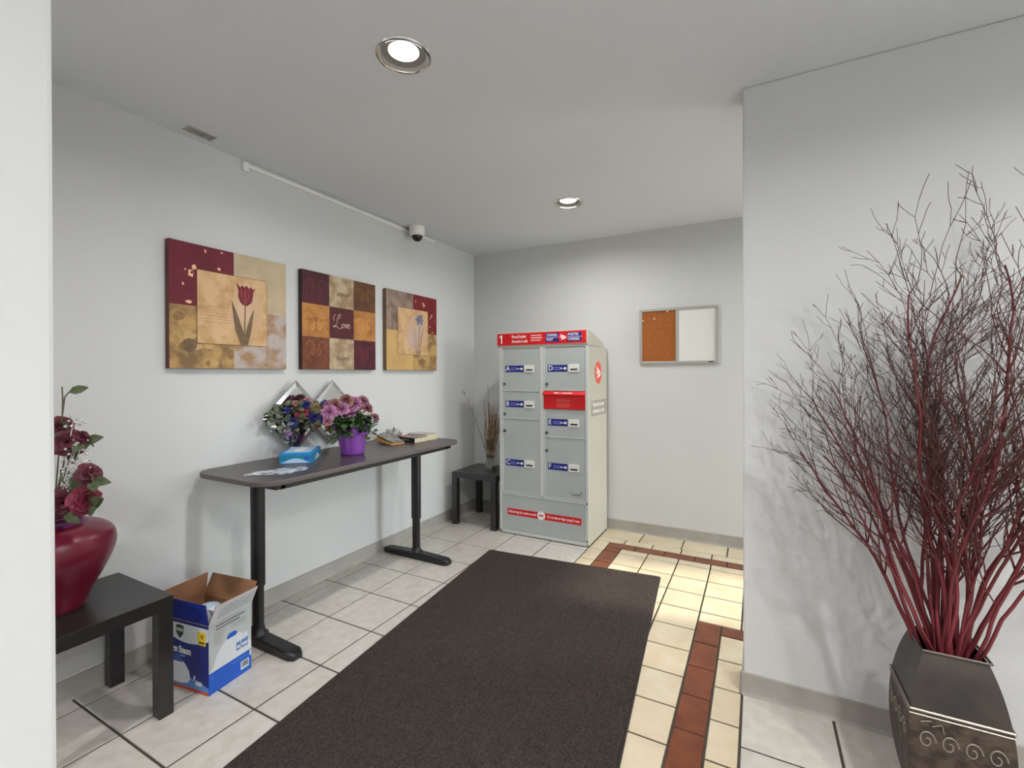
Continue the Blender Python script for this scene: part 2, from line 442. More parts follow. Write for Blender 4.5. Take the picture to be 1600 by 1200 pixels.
# ------------------------------------------------------------------ standing desk
DX0, DX1, DYa, DYb, DZ = -2.405, -1.846, 1.235, 2.735, 0.828
M_desk = mat('dark brown linoleum', (72, 63, 62), 0.33, var=(30, 0.35, 0.65), c2=(64, 56, 56))
M_desk_edge = mat('grey brown desk edge', (92, 84, 82), 0.45)
dk = thing('standing_desk', 'dark standing desk with two black T shaped legs along the left wall', 'desk', ((DX0 + DX1) / 2, (DYa + DYb) / 2, 0))
hx, hy = (DX1 - DX0) / 2, (DYb - DYa) / 2
def desk_top():
    mb = MB(); pts = rrect(-hx, hx, -hy, hy, 0.105, 10); n = len(pts)
    ins = lambda e: rrect(-hx + e, hx - e, -hy + e, hy - e, 0.105 - e, 10)
    lv = [(ins(0.004), DZ - 0.023), (pts, DZ - 0.019), (pts, DZ - 0.003), (ins(0.003), DZ)]
    vs = [(p[0], p[1], z) for ring, z in lv for p in ring]
    mb.cur = 1
    fs = [(k * n + i, k * n + (i + 1) % n, (k + 1) * n + (i + 1) % n, (k + 1) * n + i) for k in range(3) for i in range(n)]
    mb.add(vs, fs + [tuple(range(n - 1, -1, -1))])
    mb.cur = 0
    mb.add([(p[0], p[1], DZ) for p in lv[3][0]], [tuple(range(n))])
    return mb
desk_top().build('desk_top', [M_desk, M_desk_edge], dk)
LYS = (1.392, 2.563)
LX = -2.13
cx0, cy0 = dk.location.x, dk.location.y
bm_ = MB()
for sx in (-0.215, 0.215): bm_.box(sx - 0.02, sx + 0.02, -0.64, 0.64, DZ - 0.052, DZ - 0.0235)
for sy in (-0.64, 0.64): bm_.box(-0.235, 0.235, sy - 0.025, sy + 0.025, DZ - 0.05, DZ - 0.0235)
bm_.build('under_frame', M_black_metal, dk, bevel=0.002)
for ly in LYS:
    lx_, ly_ = LX - cx0, ly - cy0
    def oval(a, b, n=28): return [(lx_ + a * math.copysign(abs(math.cos(2 * PI * k / n)) ** 0.8, math.cos(2 * PI * k / n)), ly_ + b * math.copysign(abs(math.sin(2 * PI * k / n)) ** 0.8, math.sin(2 * PI * k / n))) for k in range(n)]
    MB().prism(oval(0.034, 0.027), 0.28, DZ - 0.052).build('upper_column', M_black_metal, dk, smooth=30)
    MB().prism(oval(0.028, 0.0215), 0.06, 0.30).build('lower_column', M_black_metal, dk, smooth=30)
    # T foot: a bar that swells towards the column
    mb = MB(); n = 21; secs = []
    L0, L1 = -2.412 - cx0, -1.842 - cx0
    for k in range(n):
        u = k / (n - 1); x = L0 + (L1 - L0) * u
        d = abs(x - lx_)
        hgt = 0.036 + 0.012 * max(0, 1 - d / 0.30)
        e = min(u, 1 - u) * (L1 - L0)
        w = 0.036 * (1 if e > 0.03 else math.sqrt(max(0.35, 1 - (1 - e / 0.03) ** 2)))
        if e < 0.02: hgt -= 0.006 * (1 - e / 0.02)
        secs.append([(x, ly_ - w, 0.004), (x, ly_ - w, hgt - 0.008), (x, ly_ - w + 0.008, hgt), (x, ly_ + w - 0.008, hgt), (x, ly_ + w, hgt - 0.008), (x, ly_ + w, 0.004)])
    vs = [v for s_ in secs for v in s_]
    fs = [(6 * k + i, 6 * k + (i + 1) % 6, 6 * k + 6 + (i + 1) % 6, 6 * k + 6 + i) for k in range(n - 1) for i in range(6)]
    fs += [(0, 1, 2, 3, 4, 5), tuple(6 * (n - 1) + i for i in range(5, -1, -1))]
    mb.add(vs, fs)
    ft = mb.build('foot', M_black_metal, dk, smooth=35)
    MB().lathe_open([(0.046, 0.044), (0.036, 0.050), (0.030, 0.062), (0.028, 0.08)], 24, (lx_, ly_, 0)).build('foot_collar', M_black_metal, ft, smooth=True)
    for xx in (L0 + 0.04, L1 - 0.04):
        MB().lathe([(0.014, 0.0), (0.014, 0.005)], 12, (xx, ly_, 0)).build('levelling_pad', M_rub, ft)

# ------------------------------------------------------------------ parcel locker
M_lock = mat('grey powder coated steel', (180, 186, 185), 0.32, 0.1, var=(2.5, 0.35, 0.7), c2=(174, 180, 179))
M_lockside = mat('painted steel with warm light tint', (194, 190, 176), 0.3, var=(2, 0.3, 0.7), c2=(188, 182, 166))  # beige tint puts the warm bounced light on the locker's side into the colour
M_lockframe = mat('light grey steel frame', (202, 206, 203), 0.3, 0.1)
M_red = mat('post red', (206, 12, 22), 0.4)
M_blue = mat('post blue', (14, 22, 122), 0.4)
M_ink = mat('white lettering', (240, 240, 238), 0.5)
M_grey_lbl = mat('taupe side label', (160, 152, 142), 0.5)
M_lred = mat('coral red emblem', (232, 84, 62), 0.45)
M_dark = mat('dark slot', (18, 18, 18), 0.6)
M_ink_dark = mat('black lettering', (30, 30, 32), 0.5)
M_cream = mat('cream plastic', (226, 226, 220), 0.4)
X0, X1, Y0, Y1 = -1.862, -1.107, 3.29, 3.772
lk = thing('parcel_locker', 'grey parcel locker cabinet with lettered doors and a red header', 'locker', ((X0 + X1) / 2, (Y0 + Y1) / 2, 0))
ox, oy = lk.location.x, lk.location.y
def lp(mb, name, m, parent=lk, loc=True, **kw):
    mb.v = [(v[0] - ox, v[1] - oy, v[2]) for v in mb.v]
    return mb.build(name, m, parent, **kw)
def lt(body, size, x, z, m=M_ink, y=Y0, **kw): return text(body, size, (x - ox, y - oy, z), ROT_FRONT, m, kw.pop('parent', lk), **kw)
lp(MB().box(X0 + 0.001, X1 - 0.001, Y0 + 0.012, Y1, 0.006, 1.505), 'cabinet_shell', M_lockside, bevel=0.004)
# cap: front sign box, sloping down to the rear
lp(MB().prism([(Y0 - 0.006, 1.515), (Y0 - 0.006, 1.626), (Y0 + 0.03, 1.626), (3.66, 1.545), (3.69, 1.515), (3.69, 1.506), (Y0 + 0.02, 1.506)], X0 - 0.016, X1 + 0.002, 'x'), 'sloping_cap', M_lockside, bevel=0.003)
hd = lp(MB().box(X0 - 0.014, X1 - 0.012, Y0 - 0.009, Y0 - 0.006, 1.524, 1.618), 'header_sign', M_red)
yh = Y0 - 0.0095
lp(MB().prism([(-1.857 + 0.068 * a, 1.539 + 0.068 * b) for a, b in ((0.22, 0), (0.40, 0), (0.40, 1), (0.26, 1), (0.04, 0.83), (0.04, 0.66), (0.22, 0.79))], yh - 0.0004, yh, 'y'), 'numeral', M_ink, hd)
lt('Parcel locker', 0.036, -1.742, 1.590, y=yh, parent=hd, bold=0.0005, width=0.128)
lt('Armoire à colis', 0.036, -1.742, 1.553, y=yh, parent=hd, bold=0.0005, width=0.142)
for k, w in enumerate((0.092, 0.098, 0.086)):
    lp(MB().box(-1.573, -1.573 + w, yh - 0.0003, yh, 1.592 - k * 0.019, 1.598 - k * 0.019), 'print_line', M_ink, hd)
bl = lp(MB().box(-1.446, -1.155, yh - 0.0008, yh, 1.540, 1.606), 'blue_plate', M_blue, hd)
yb = yh - 0.0009
for (tx, xx, zz, w) in (('CANADA', -1.437, 1.591, 0.088), ('POST', -1.437, 1.556, 0.052), ('POSTES', -1.262, 1.591, 0.082), ('CANADA', -1.262, 1.556, 0.092)):
    text(tx, 0.025, (xx - ox, yb - oy, zz), ROT_FRONT, M_ink, hd, width=w, bold=0.0006, space=1.15)
lp(MB().box(-1.446, -1.155, yb - 0.0002, yb, 1.5715, 1.5745), 'white_rule', M_ink, hd)
def emblem(cx, cz, r, parent, front=True, x=None, y=None, disc=M_red):
    """round emblem with a white bird-wing and envelope flash"""
    def pl(pts, d, m, name):
        if front: mb = MB().prism([(cx + a * r, cz + b * r) for a, b in pts], y - d - 0.0004, y - d, 'y')
        else: mb = MB().prism([(cx + a * r, cz + b * r) for a, b in pts], x + d, x + d + 0.0004, 'x')
        return lp(mb, name, m, parent)
    pl([(math.cos(2 * PI * k / 36), math.sin(2 * PI * k / 36)) for k in range(36)], 0.0003, disc, 'emblem_disc')
    pl([(-0.62, 0.62), (0.78, 0.02), (0.1, -0.02), (-0.35, 0.22)], 0.0008, M_ink, 'emblem_wing')
    pl([(-0.05, -0.08), (0.80, -0.04), (0.45, -0.30), (-0.42, -0.52)], 0.0008, M_ink, 'emblem_wing')
    pl([(-0.72, 0.10), (-0.30, 0.12), (-0.05, -0.02), (-0.34, -0.14)], 0.0008, M_ink, 'emblem_wing')
emblem(-1.302, 1.573, 0.040, hd, y=yb)
# face frame
for (a, b, c, d) in ((X0, -1.838, 0.03, 1.512), (-1.130, X1, 0.03, 1.512), (-1.502, -1.466, 0.326, 1.512), (-1.838, -1.130, 0.318, 0.334), (-1.838, -1.130, 0.008, 0.034), (-1.838, -1.502, 1.500, 1.512), (-1.466, -1.130, 1.500, 1.512)):
    lp(MB().box(a, b, Y0, Y0 + 0.014, c, d), 'frame_strip', M_lockframe, bevel=0.0015)
lp(MB().box(X0 + 0.006, X1 - 0.006, Y0 + 0.02, Y1 - 0.01, 0.0, 0.008), 'plinth', M_dark)
def locker_door(x0, x1, z0, z1, letter, zl, zk):
    d = lp(MB().box(x0, x1, Y0 + 0.004, Y0 + 0.013, z0, z1), 'door', M_lock, bevel=0.002)
    f = lp(MB().box(x0 - 0.0005, x0 + 0.006, Y0 - 0.001, Y0 + 0.004, z0, z1).box(x0 + 0.006, x1, Y0 - 0.001, Y0 + 0.004, z0 - 0.0005, z0 + 0.006), 'door_edge', M_lockframe, d)
    xa = x0 + 0.028
    pl = lp(MB().box(xa, xa + 0.163, Y0 + 0.0025, Y0 + 0.0042, zl - 0.052, zl), 'blue_label', M_blue, d)
    yy = Y0 + 0.0023
    text(letter, 0.052, (xa + 0.005 - ox, yy - oy, zl - 0.026), ROT_FRONT, M_ink, d, bold=0.0006)
    for k in range(2): lp(MB().box(xa + 0.043, xa + 0.1, yy - 0.0003, yy, zl - 0.023 - k * 0.015, zl - 0.017 - k * 0.015), 'print_line', mat('pale blue print', (130, 138, 200), 0.5), d)
    key = MB().box(xa + 0.108, xa + 0.14, yy - 0.0003, yy, zl - 0.030, zl - 0.024)
    key.prism([(xa + 0.145 + 0.012 * math.cos(2 * PI * k / 14), zl - 0.027 + 0.010 * math.sin(2 * PI * k / 14)) for k in range(14)], yy - 0.0003, yy, 'y')
    key.prism([(xa + 0.104, zl - 0.018), (xa + 0.104, zl - 0.036), (xa + 0.116, zl - 0.031), (xa + 0.116, zl - 0.023)], yy - 0.0003, yy, 'y')
    lp(key, 'key_symbol', M_ink, d)
    cs = lp(MB().box(xa + 0.173, xa + 0.256, Y0 - 0.003, Y0 + 0.0042, zl - 0.054, zl + 0.002), 'key_slot', M_cream, d, bevel=0.0015)
    lp(MB().box(xa + 0.187, xa + 0.244, Y0 - 0.0036, Y0 - 0.0028, zl - 0.042, zl - 0.030), 'slot_opening', M_dark, d)
    lp(MB().prism([(x0 + 0.020 + 0.012 * math.cos(2 * PI * k / 18), zk + 0.012 * math.sin(2 * PI * k / 18)) for k in range(18)], Y0 - 0.004, Y0 + 0.005, 'y'), 'lock_barrel', mat('dull nickel', (120, 120, 116), 0.35, 0.8), d, bevel=0.001)
    lp(MB().box(x0 + 0.0185, x0 + 0.0215, Y0 - 0.0046, Y0 - 0.0038, zk - 0.007, zk + 0.007), 'keyhole', M_dark, d)
    return d
xl0, xl1, xr0, xr1 = -1.835, -1.505, -1.463, -1.133
locker_door(xl0, xl1, 1.156, 1.498, 'A', 1.361, 1.213)
locker_door(xl0, xl1, 0.934, 1.152, 'B', 1.078, 0.969)
locker_door(xl0, xl1, 0.337, 0.930, 'C', 0.606, 0.834)
locker_door(xr0, xr1, 1.166, 1.498, 'D', 1.362, 1.215)
locker_door(xr0, xr1, 0.804, 1.020, 'E', 0.947, 0.838)
fdoor = locker_door(xr0, xr1, 0.337, 0.800, 'F', 0.607, 0.700)
lt('Canada', 0.030, -1.245, 0.382, M_ink_dark, y=Y0 + 0.0035, parent=fdoor, width=0.075)
lp(MB().box(-1.168, -1.166, Y0 + 0.0032, Y0 + 0.0036, 0.385, 0.404).box(-1.166, -1.158, Y0 + 0.0032, Y0 + 0.0036, 0.395, 0.404), 'flag_mark', M_ink_dark, fdoor)
# red mail slot with a lip
ms = lp(MB().box(xr0 - 0.004, xr1 + 0.003, Y0 - 0.004, Y0 + 0.013, 1.024, 1.132), 'mail_slot', M_red, bevel=0.002)
lp(MB().prism([(Y0 + 0.012, 1.160), (Y0 - 0.004, 1.158), (Y0 - 0.026, 1.136), (Y0 - 0.024, 1.130), (Y0 - 0.003, 1.133), (Y0 + 0.012, 1.133)], xr0 - 0.006, xr1 + 0.005, 'x'), 'slot_lip', M_red, ms, bevel=0.001)
for k, w in enumerate((0.105, 0.115, 0.1, 0.11, 0.096)):
    zz = 1.096 - k * 0.0115 - (0.006 if k > 1 else 0)
    lp(MB().box(-1.358, -1.358 + w, Y0 - 0.0045, Y0 - 0.0039, zz - 0.0025, zz), 'print_line', mat('pale red print', (232, 150, 140), 0.5), ms)
text('Mail  |  Courrier', 0.018, (-1.30 - ox, Y0 - 0.0165 - oy, 1.1475), (math.radians(45), 0, 0), M_ink, ms, align='CENTER', width=0.15, bold=0.0005)
# base panel with banner
bp_ = lp(MB().box(-1.836, -1.132, Y0 + 0.004, Y0 + 0.013, 0.036, 0.316), 'base_panel', M_lock, bevel=0.002)
yb = Y0 + 0.0035
lp(MB().box(-1.793, -1.165, yb - 0.0003, yb, 0.157, 0.209), 'red_banner', M_red, bp_)
lt('Delivering the online world', 0.029, -1.782, 0.184, y=yb - 0.0005, parent=bp_, width=0.242, bold=0.0004)
lt("Du monde en ligne jusqu'à vous", 0.029, -1.442, 0.184, y=yb - 0.0005, parent=bp_, width=0.262, bold=0.0004)
lp(MB().prism([(-1.493 + 0.034 * math.cos(2 * PI * k / 28), 0.184 + 0.034 * math.sin(2 * PI * k / 28)) for k in range(28)], yb - 0.0011, yb - 0.0004, 'y'), 'globe_badge', M_ink, bp_)
lp(MB().box(-1.512, -1.474, yb - 0.0014, yb - 0.0011, 0.176, 0.194).prism([(-1.474, 0.166), (-1.462, 0.152), (-1.466, 0.148), (-1.480, 0.162)], yb - 0.0014, yb - 0.0011, 'y'), 'badge_mark', mat('rose print', (214, 120, 116), 0.5), bp_)
for zz in (0.045, 0.325):
    lp(MB().prism([(-1.118 + 0.006 * math.cos(2 * PI * k / 12), zz + 0.006 * math.sin(2 * PI * k / 12)) for k in range(12)], Y0 - 0.003, Y0 + 0.001, 'y'), 'bolt', M_dark)
# side emblem and label
emblem(3.537, 1.301, 0.088, lk, front=False, x=X1 - 0.0008, disc=M_lred)
sl = lp(MB().box(X1 - 0.001, X1 - 0.0002, 3.36, 3.745, 0.968, 1.088), 'side_label', M_grey_lbl)
for tx, zz in (('Parcel locker', 1.055), ('Armoire à colis', 1.005)):
    text(tx, 0.048, (X1 - oy * 0 - ox, 3.40 - oy, zz), ROT_EAST, M_ink, lk, bold=0.0008, width=0.29)

# ------------------------------------------------------------------ cork and white board
bd = thing('combination_board', 'small combination board, half cork and half whiteboard, on the back wall', 'notice board', (-0.547, YB, 1.585))
fx = MB()
bx0, bx1, bz0, bz1 = -0.29, 0.29, -0.215, 0.222
t = 0.02
fx.box(bx0, bx1, -0.022, -0.001, bz0, bz0 + t).box(bx0, bx1, -0.022, -0.001, bz1 - t, bz1).box(bx0, bx0 + t, -0.022, -0.001, bz0 + t, bz1 - t)
fx.box(bx1 - t, bx1, -0.022, -0.001, bz0 + t, bz1 - t).box(-0.014, 0.009, -0.020, -0.001, bz0 + t, bz1 - t)
fx.build('frame', mat('satin silver frame', (172, 170, 164), 0.4, 0.35), bd, bevel=0.002)
ck = MB().box(bx0 + t, -0.014, -0.014, -0.002, bz0 + t, bz1 - t).build('cork_panel', mat('cork', (168, 98, 44), 0.9, var=(60, 0.3, 0.7), c2=(148, 82, 34), bump=(220, 0.6, 0.002)), bd)
MB().box(0.009, bx1 - t, -0.014, -0.002, bz0 + t, bz1 - t).build('white_panel', mat('whiteboard', (224, 224, 220), 0.22), bd)
for px, pz, cc in ((-0.175, 0.142, (235, 225, 205)), (-0.262, 0.132, (230, 220, 210)), (-0.228, 0.184, (120, 70, 30)), (-0.20, 0.178, (120, 70, 30)), (-0.155, 0.186, (110, 64, 28)), (-0.115, 0.192, (110, 60, 28)), (-0.076, 0.196, (235, 230, 225))):
    MB().lathe([(0.0, -0.004), (0.005, -0.003), (0.006, 0.001), (0.0025, 0.004), (0.005, 0.008), (0.0, 0.009)], 10).build('push_pin', mat('pin %d %d' % cc[:2], cc, 0.4), bd).matrix_local = Matrix.Translation((px, -0.017, pz)) @ Matrix.Rotation(PI / 2, 4, 'X')
MB().box(0.222, 0.258, -0.0226, -0.0218, -0.208, -0.200).build('maker_mark', M_ink_dark, bd)

# ------------------------------------------------------------------ canvases on the left wall
def mottle(name, a, b, sc=14, lo=0.35, hi=0.65): return mat(name, a, 0.75, var=(sc, lo, hi), c2=b, bump=(160, 0.25, 0.002), detail=6)
M_mar = mottle('maroon paint', (108, 28, 44), (96, 24, 38), 9)
M_mar2 = mottle('brick red paint', (122, 26, 30), (108, 20, 24), 9)
M_buff = mottle('buff paint', (190, 172, 140), (176, 158, 130), 10)
M_och = mottle('ochre floral paint', (182, 146, 92), (124, 98, 66), 12, 0.42, 0.6)
M_rust = mottle('rust and mauve mottled paint', (176, 164, 158), (158, 124, 94), 13, 0.42, 0.58)
M_inner = mottle('parchment paint', (206, 170, 128), (180, 138, 88), 13, 0.42, 0.66)
M_pink = mottle('pale parchment paint', (206, 174, 148), (196, 160, 120), 11)
M_gold = mottle('gold leaf patch', (198, 164, 104), (186, 152, 96), 8)
M_flake = mat('peach flake', (232, 176, 146), 0.7)
M_leafg = mat('umber leaf paint', (122, 98, 72), 0.8, var=(30, 0.3, 0.7), c2=(98, 80, 60))
M_tulip = mat('tulip red paint', (124, 40, 50), 0.8, var=(40, 0.3, 0.7), c2=(96, 26, 38))
M_blot = mat('brown blossom print', (128, 98, 62), 0.8, var=(40, 0.3, 0.7), c2=(148, 118, 78))
M_line = mat('dark brown outline', (82, 56, 40), 0.8)
CD = 0.034
def canvas(label, y0, side):
    t = thing('canvas_painting', label, 'painting', (XL + 0.001, y0, 1.325), 0, 'square canvases above the desk')
    MB().box(0.0, CD - 0.002, 0.0, 0.6, 0.0, 0.6).build('canvas_block', side, t, bevel=0.002)
    return t
def patch(t, y0, y1, z0, z1, m, lev=0, name='painted_field'):
    a = CD - 0.002 + lev * 0.0004
    return MB().box(a - 0.0002, a + 0.0004, y0, y1, z0, z1).build(name, m, t)
def blob(t, pts, m, lev, name):
    a = CD - 0.002 + lev * 0.0004
    return MB().prism(pts, a, a + 0.0004, 'x').build(name, m, t)
def wob(cy, cz, ry, rz, n=12, j=0.35):
    return [(cy + ry * math.cos(2 * PI * k / n) * (1 + random.uniform(-j, j)), cz + rz * math.sin(2 * PI * k / n) * (1 + random.uniform(-j, j))) for k in range(n)]
e = 0.001
# left: red tulip
c1 = canvas('square canvas with a red tulip, leftmost of the three paintings', 1.141, mottle('dark plum canvas side', (84, 34, 44), (96, 70, 58), 3))
patch(c1, e, 0.3, 0.3, 0.6 - e, M_mar); patch(c1, 0.3, 0.6 - e, 0.303, 0.6 - e, M_buff)
patch(c1, e, 0.3, e, 0.3, M_och); patch(c1, 0.3, 0.6 - e, e, 0.303, M_rust)
for k in range(16):
    blob(c1, wob(random.uniform(0.03, 0.29), random.uniform(0.02, 0.115) if k % 2 else random.uniform(0.13, 0.27) , random.uniform(0.012, 0.026), random.uniform(0.012, 0.026), 14, 0.12), M_blot if k % 3 else mat('tan blossom print', (186, 154, 106), 0.8), 1.0 + 0.1 * k, 'painted_blossom')
blob(c1, wob(0.085, 0.11, 0.034, 0.032, 16, 0.07), M_leafg, 3, 'painted_blossom')
for (a, b, ra, rb) in ((0.095, 0.455, 0.012, 0.019), (0.11, 0.485, 0.010, 0.012), (0.135, 0.44, 0.006, 0.010), (0.225, 0.50, 0.007, 0.008), (0.06, 0.40, 0.005, 0.006), (0.085, 0.318, 0.016, 0.008), (0.13, 0.312, 0.012, 0.006), (0.16, 0.576, 0.005, 0.008), (0.24, 0.585, 0.006, 0.004), (0.07, 0.47, 0.004, 0.005), (0.10, 0.46, 0.006, 0.006)):
    blob(c1, wob(a, b, ra, rb), M_flake, 1, 'paint_flake')
patch(c1, 0.119, 0.481, 0.121, 0.481, M_line, 5, 'inner_border')
patch(c1, 0.121, 0.479, 0.123, 0.479, M_inner, 6, 'inner_field')
blob(c1, wob(0.365, 0.30, 0.085, 0.15, 40, 0.05), M_pink, 6.6, 'pale_wash')
for k in range(6):
    zz = 0.305 - k * 0.015; y_ = 0.13
    while y_ < 0.30:
        w = random.uniform(0.006, 0.022); blob(c1, [(y_, zz), (y_ + w, zz + random.uniform(-0.001, 0.002)), (y_ + w, zz + 0.003), (y_, zz + 0.0025)], mat('faded handwriting', (166, 128, 98), 0.8), 7.2, 'painted_script'); y_ += w + 0.005
def curve_leaf(t, pts, ws, m, lev, name):
    L = [(p[0] - w, p[1]) for p, w in zip(pts, ws)]; R = [(p[0] + w, p[1]) for p, w in zip(pts, ws)]
    return blob(t, L + R[::-1], m, lev, name)
curve_leaf(c1, [(0.353, 0.125), (0.354, 0.22), (0.358, 0.335)], [0.005, 0.0035, 0.003], M_leafg, 8, 'painted_stem')
curve_leaf(c1, [(0.345, 0.125), (0.325, 0.20), (0.305, 0.28), (0.286, 0.352)], [0.012, 0.021, 0.012, 0.001], M_leafg, 8.6, 'painted_leaf')
curve_leaf(c1, [(0.362, 0.125), (0.375, 0.20), (0.39, 0.265), (0.404, 0.318)], [0.010, 0.014, 0.009, 0.001], M_leafg, 9.2, 'painted_leaf')
blob(c1, [(0.345, 0.335), (0.368, 0.332), (0.392, 0.352), (0.400, 0.385), (0.402, 0.410), (0.416, 0.432), (0.398, 0.422), (0.390, 0.436), (0.378, 0.425), (0.365, 0.440), (0.352, 0.428), (0.340, 0.440), (0.332, 0.424), (0.310, 0.448), (0.322, 0.405), (0.320, 0.375), (0.330, 0.350)], M_tulip, 9.8, 'painted_tulip')
for a in (0.338, 0.357, 0.376):
    curve_leaf(c1, [(0.357, 0.338), (a, 0.38), (a + (a - 0.357) * 0.2, 0.425)], [0.001, 0.002, 0.001], mat('tulip vein paint', (160, 84, 86), 0.8), 10.4, 'painted_vein')
# centre: nine squares
c2 = canvas('nine patch canvas with the word Love, middle of the three paintings', 1.845, mat('dark brown canvas side', (46, 28, 24), 0.75))
G = [[('nine maroon', (84, 30, 40), (66, 26, 30)), ('nine parchment', (186, 168, 140), (150, 122, 92)), ('nine olive', (104, 66, 36), (84, 54, 32))],
     [('nine amber', (184, 128, 66), (158, 102, 52)), ('nine wine', (82, 30, 34), (78, 28, 32)), ('nine amber', None, None)],
     [('nine russet', (116, 66, 42), (98, 50, 32)), ('nine parchment', None, None), ('nine plum', (84, 24, 36), (64, 20, 28))]]
for r in range(3):
    for c in range(3):
        nme, a, b = G[r][c]
        m = MATS.get(nme) or mottle(nme, a, b, 16, 0.4, 0.62)
        patch(c2, max(e, c * 0.2), min(0.6 - e, c * 0.2 + 0.2), max(e, 0.4 - r * 0.2), min(0.6 - e, 0.6 - r * 0.2), m)
M_scr = mat('sepia script', (70, 44, 28), 0.8)
xt = CD - 0.002 + 0.0008
def ct(t, body, size, y, z, m, w, shear=0.45): return text(body, size, (xt, y, z), ROT_EAST, m, t, name='painted_word', align='CENTER', shear=shear, width=w)
M_pale = mat('pale script', (226, 196, 178), 0.8)
LOVE = [[(-0.06, 0.46), (-0.14, 0.62), (-0.10, 0.82), (0.02, 0.93)],
        [(0.16, 0.60), (0.34, 0.68), (0.46, 0.86), (0.40, 0.99), (0.28, 0.90), (0.22, 0.60), (0.18, 0.28), (0.08, 0.04), (-0.04, 0.0), (-0.06, 0.09), (0.06, 0.12), (0.24, 0.04), (0.46, -0.07), (0.62, -0.05), (0.70, 0.06)],
        [(0.80, 0.31), (0.70, 0.24), (0.68, 0.09), (0.77, 0.0), (0.87, 0.08), (0.89, 0.23), (0.81, 0.31), (0.92, 0.25)],
        [(0.92, 0.27), (1.0, 0.30), (1.02, 0.13), (1.05, 0.0), (1.13, 0.12), (1.17, 0.31), (1.24, 0.25)],
        [(1.24, 0.14), (1.36, 0.19), (1.39, 0.28), (1.31, 0.32), (1.24, 0.22), (1.25, 0.07), (1.34, 0.0), (1.50, 0.12)]]
lw = MB()
for st in LOVE:
    cur_ = []
    for k in range(len(st) - 1):
        p0, p1, p2, p3 = st[max(k - 1, 0)], st[k], st[k + 1], st[min(k + 2, len(st) - 1)]
        for i in range(5):
            t = i / 5; cur_.append(tuple(0.5 * (2 * b + (c - a) * t + (2 * a - 5 * b + 4 * c - d) * t * t + (3 * b - a - 3 * c + d) * t ** 3) for a, b, c, d in zip(p0, p1, p2, p3)))
    cur_.append(st[-1])
    pts = [(xt - 0.0008, 0.238 + 0.088 * (p[0] + 0.12 * p[1]), 0.272 + 0.088 * p[1]) for p in cur_]
    lw.tube(pts, [0.0012 + 0.0009 * abs(math.sin(2.2 * k / len(pts) * PI)) for k in range(len(pts))], 5)
lw.build('painted_word', M_pale, c2)
ct(c2, 'enjoy', 0.05, 0.305, 0.49, M_scr, 0.105); ct(c2, 'believe', 0.05, 0.305, 0.075, M_scr, 0.105); ct(c2, 'embrace', 0.045, 0.10, 0.31, mat('amber script', (130, 80, 34), 0.8), 0.165)
def swirl(t, cy, cz, R, m, lev):
    for s_ in (-1, 1):
        pts = []
        for k in range(26):
            a = 0.4 + k * 0.27; r = R * (1 - k / 30.0)
            pts.append((cy + s_ * (0.012 + r * 0.62 + r * 0.6 * math.cos(a)), cz + r * math.sin(a) * 1.1))
        Lp = [p for p in pts]; 
        q = []
        for k, p in enumerate(pts):
            p2 = pts[min(k + 1, 25)]; p1 = pts[max(k - 1, 0)]
            dx, dz = p2[0] - p1[0], p2[1] - p1[1]; l = math.hypot(dx, dz) or 1
            q.append(((p[0] - dz / l * 0.0035, p[1] + dx / l * 0.0035), (p[0] + dz / l * 0.0035, p[1] - dx / l * 0.0035)))
        a = CD - 0.002 + lev * 0.0004; mb = MB(); vs = []
        for u, v in q: vs += [(a, *u), (a, *v)]
        mb.add(vs, [(2 * k, 2 * k + 1, 2 * k + 3, 2 * k + 2) for k in range(25)])
        mb.build('painted_scroll', m, t)
swirl(c2, 0.10, 0.12, 0.055, mat('russet scroll', (146, 88, 52), 0.8), 1.5)
swirl(c2, 0.50, 0.30, 0.052, mat('amber scroll', (206, 146, 78), 0.8), 1.5); swirl(c2, 0.10, 0.27, 0.05, MATS['amber scroll'], 1.5)
swirl(c2, 0.50, 0.50, 0.055, mat('olive scroll', (124, 86, 50), 0.8), 1.5)
swirl(c2, 0.10, 0.50, 0.055, mat('maroon scroll', (104, 40, 50), 0.8), 1.5); swirl(c2, 0.50, 0.10, 0.055, MATS['maroon scroll'], 1.5)
for r0 in (0.43, 0.03):
    for k in range(9):
        zz = r0 + k * 0.016
        blob(c2, [(0.21, zz), (0.21 + random.uniform(0.12, 0.18), zz), (0.38, zz + 0.0015), (0.21, zz + 0.0015)], mat('faint parchment lines', (164, 142, 112), 0.8), 1.2, 'painted_script')
# right: blue iris
c3 = canvas('square canvas with a small blue flower, rightmost of the three paintings', 2.553, mottle('taupe canvas side', (104, 84, 64), (128, 104, 74), 3))
patch(c3, e, 0.3, 0.3, 0.6 - e, mottle('taupe mottled paint', (150, 130, 116), (112, 92, 80), 12, 0.4, 0.6)); patch(c3, 0.3, 0.6 - e, 0.3, 0.6 - e, M_mar2)
patch(c3, e, 0.3, e, 0.3, M_gold); patch(c3, 0.3, 0.6 - e, e, 0.3, M_och)
for k in range(9):
    blob(c3, wob(random.uniform(0.33, 0.57), random.uniform(0.03, 0.27), random.uniform(0.012, 0.022), random.uniform(0.012, 0.022), 14, 0.12), M_blot, 1.0 + 0.1 * k, 'painted_blossom')
for (a, b, ra, rb) in ((0.43, 0.525, 0.010, 0.014), (0.42, 0.54, 0.006, 0.008), (0.33, 0.545, 0.005, 0.008), (0.53, 0.45, 0.009, 0.010), (0.515, 0.43, 0.006, 0.007), (0.51, 0.36, 0.005, 0.006), (0.54, 0.315, 0.006, 0.008), (0.57, 0.41, 0.003, 0.004)):
    blob(c3, wob(a, b, ra, rb), M_flake, 1, 'paint_flake')
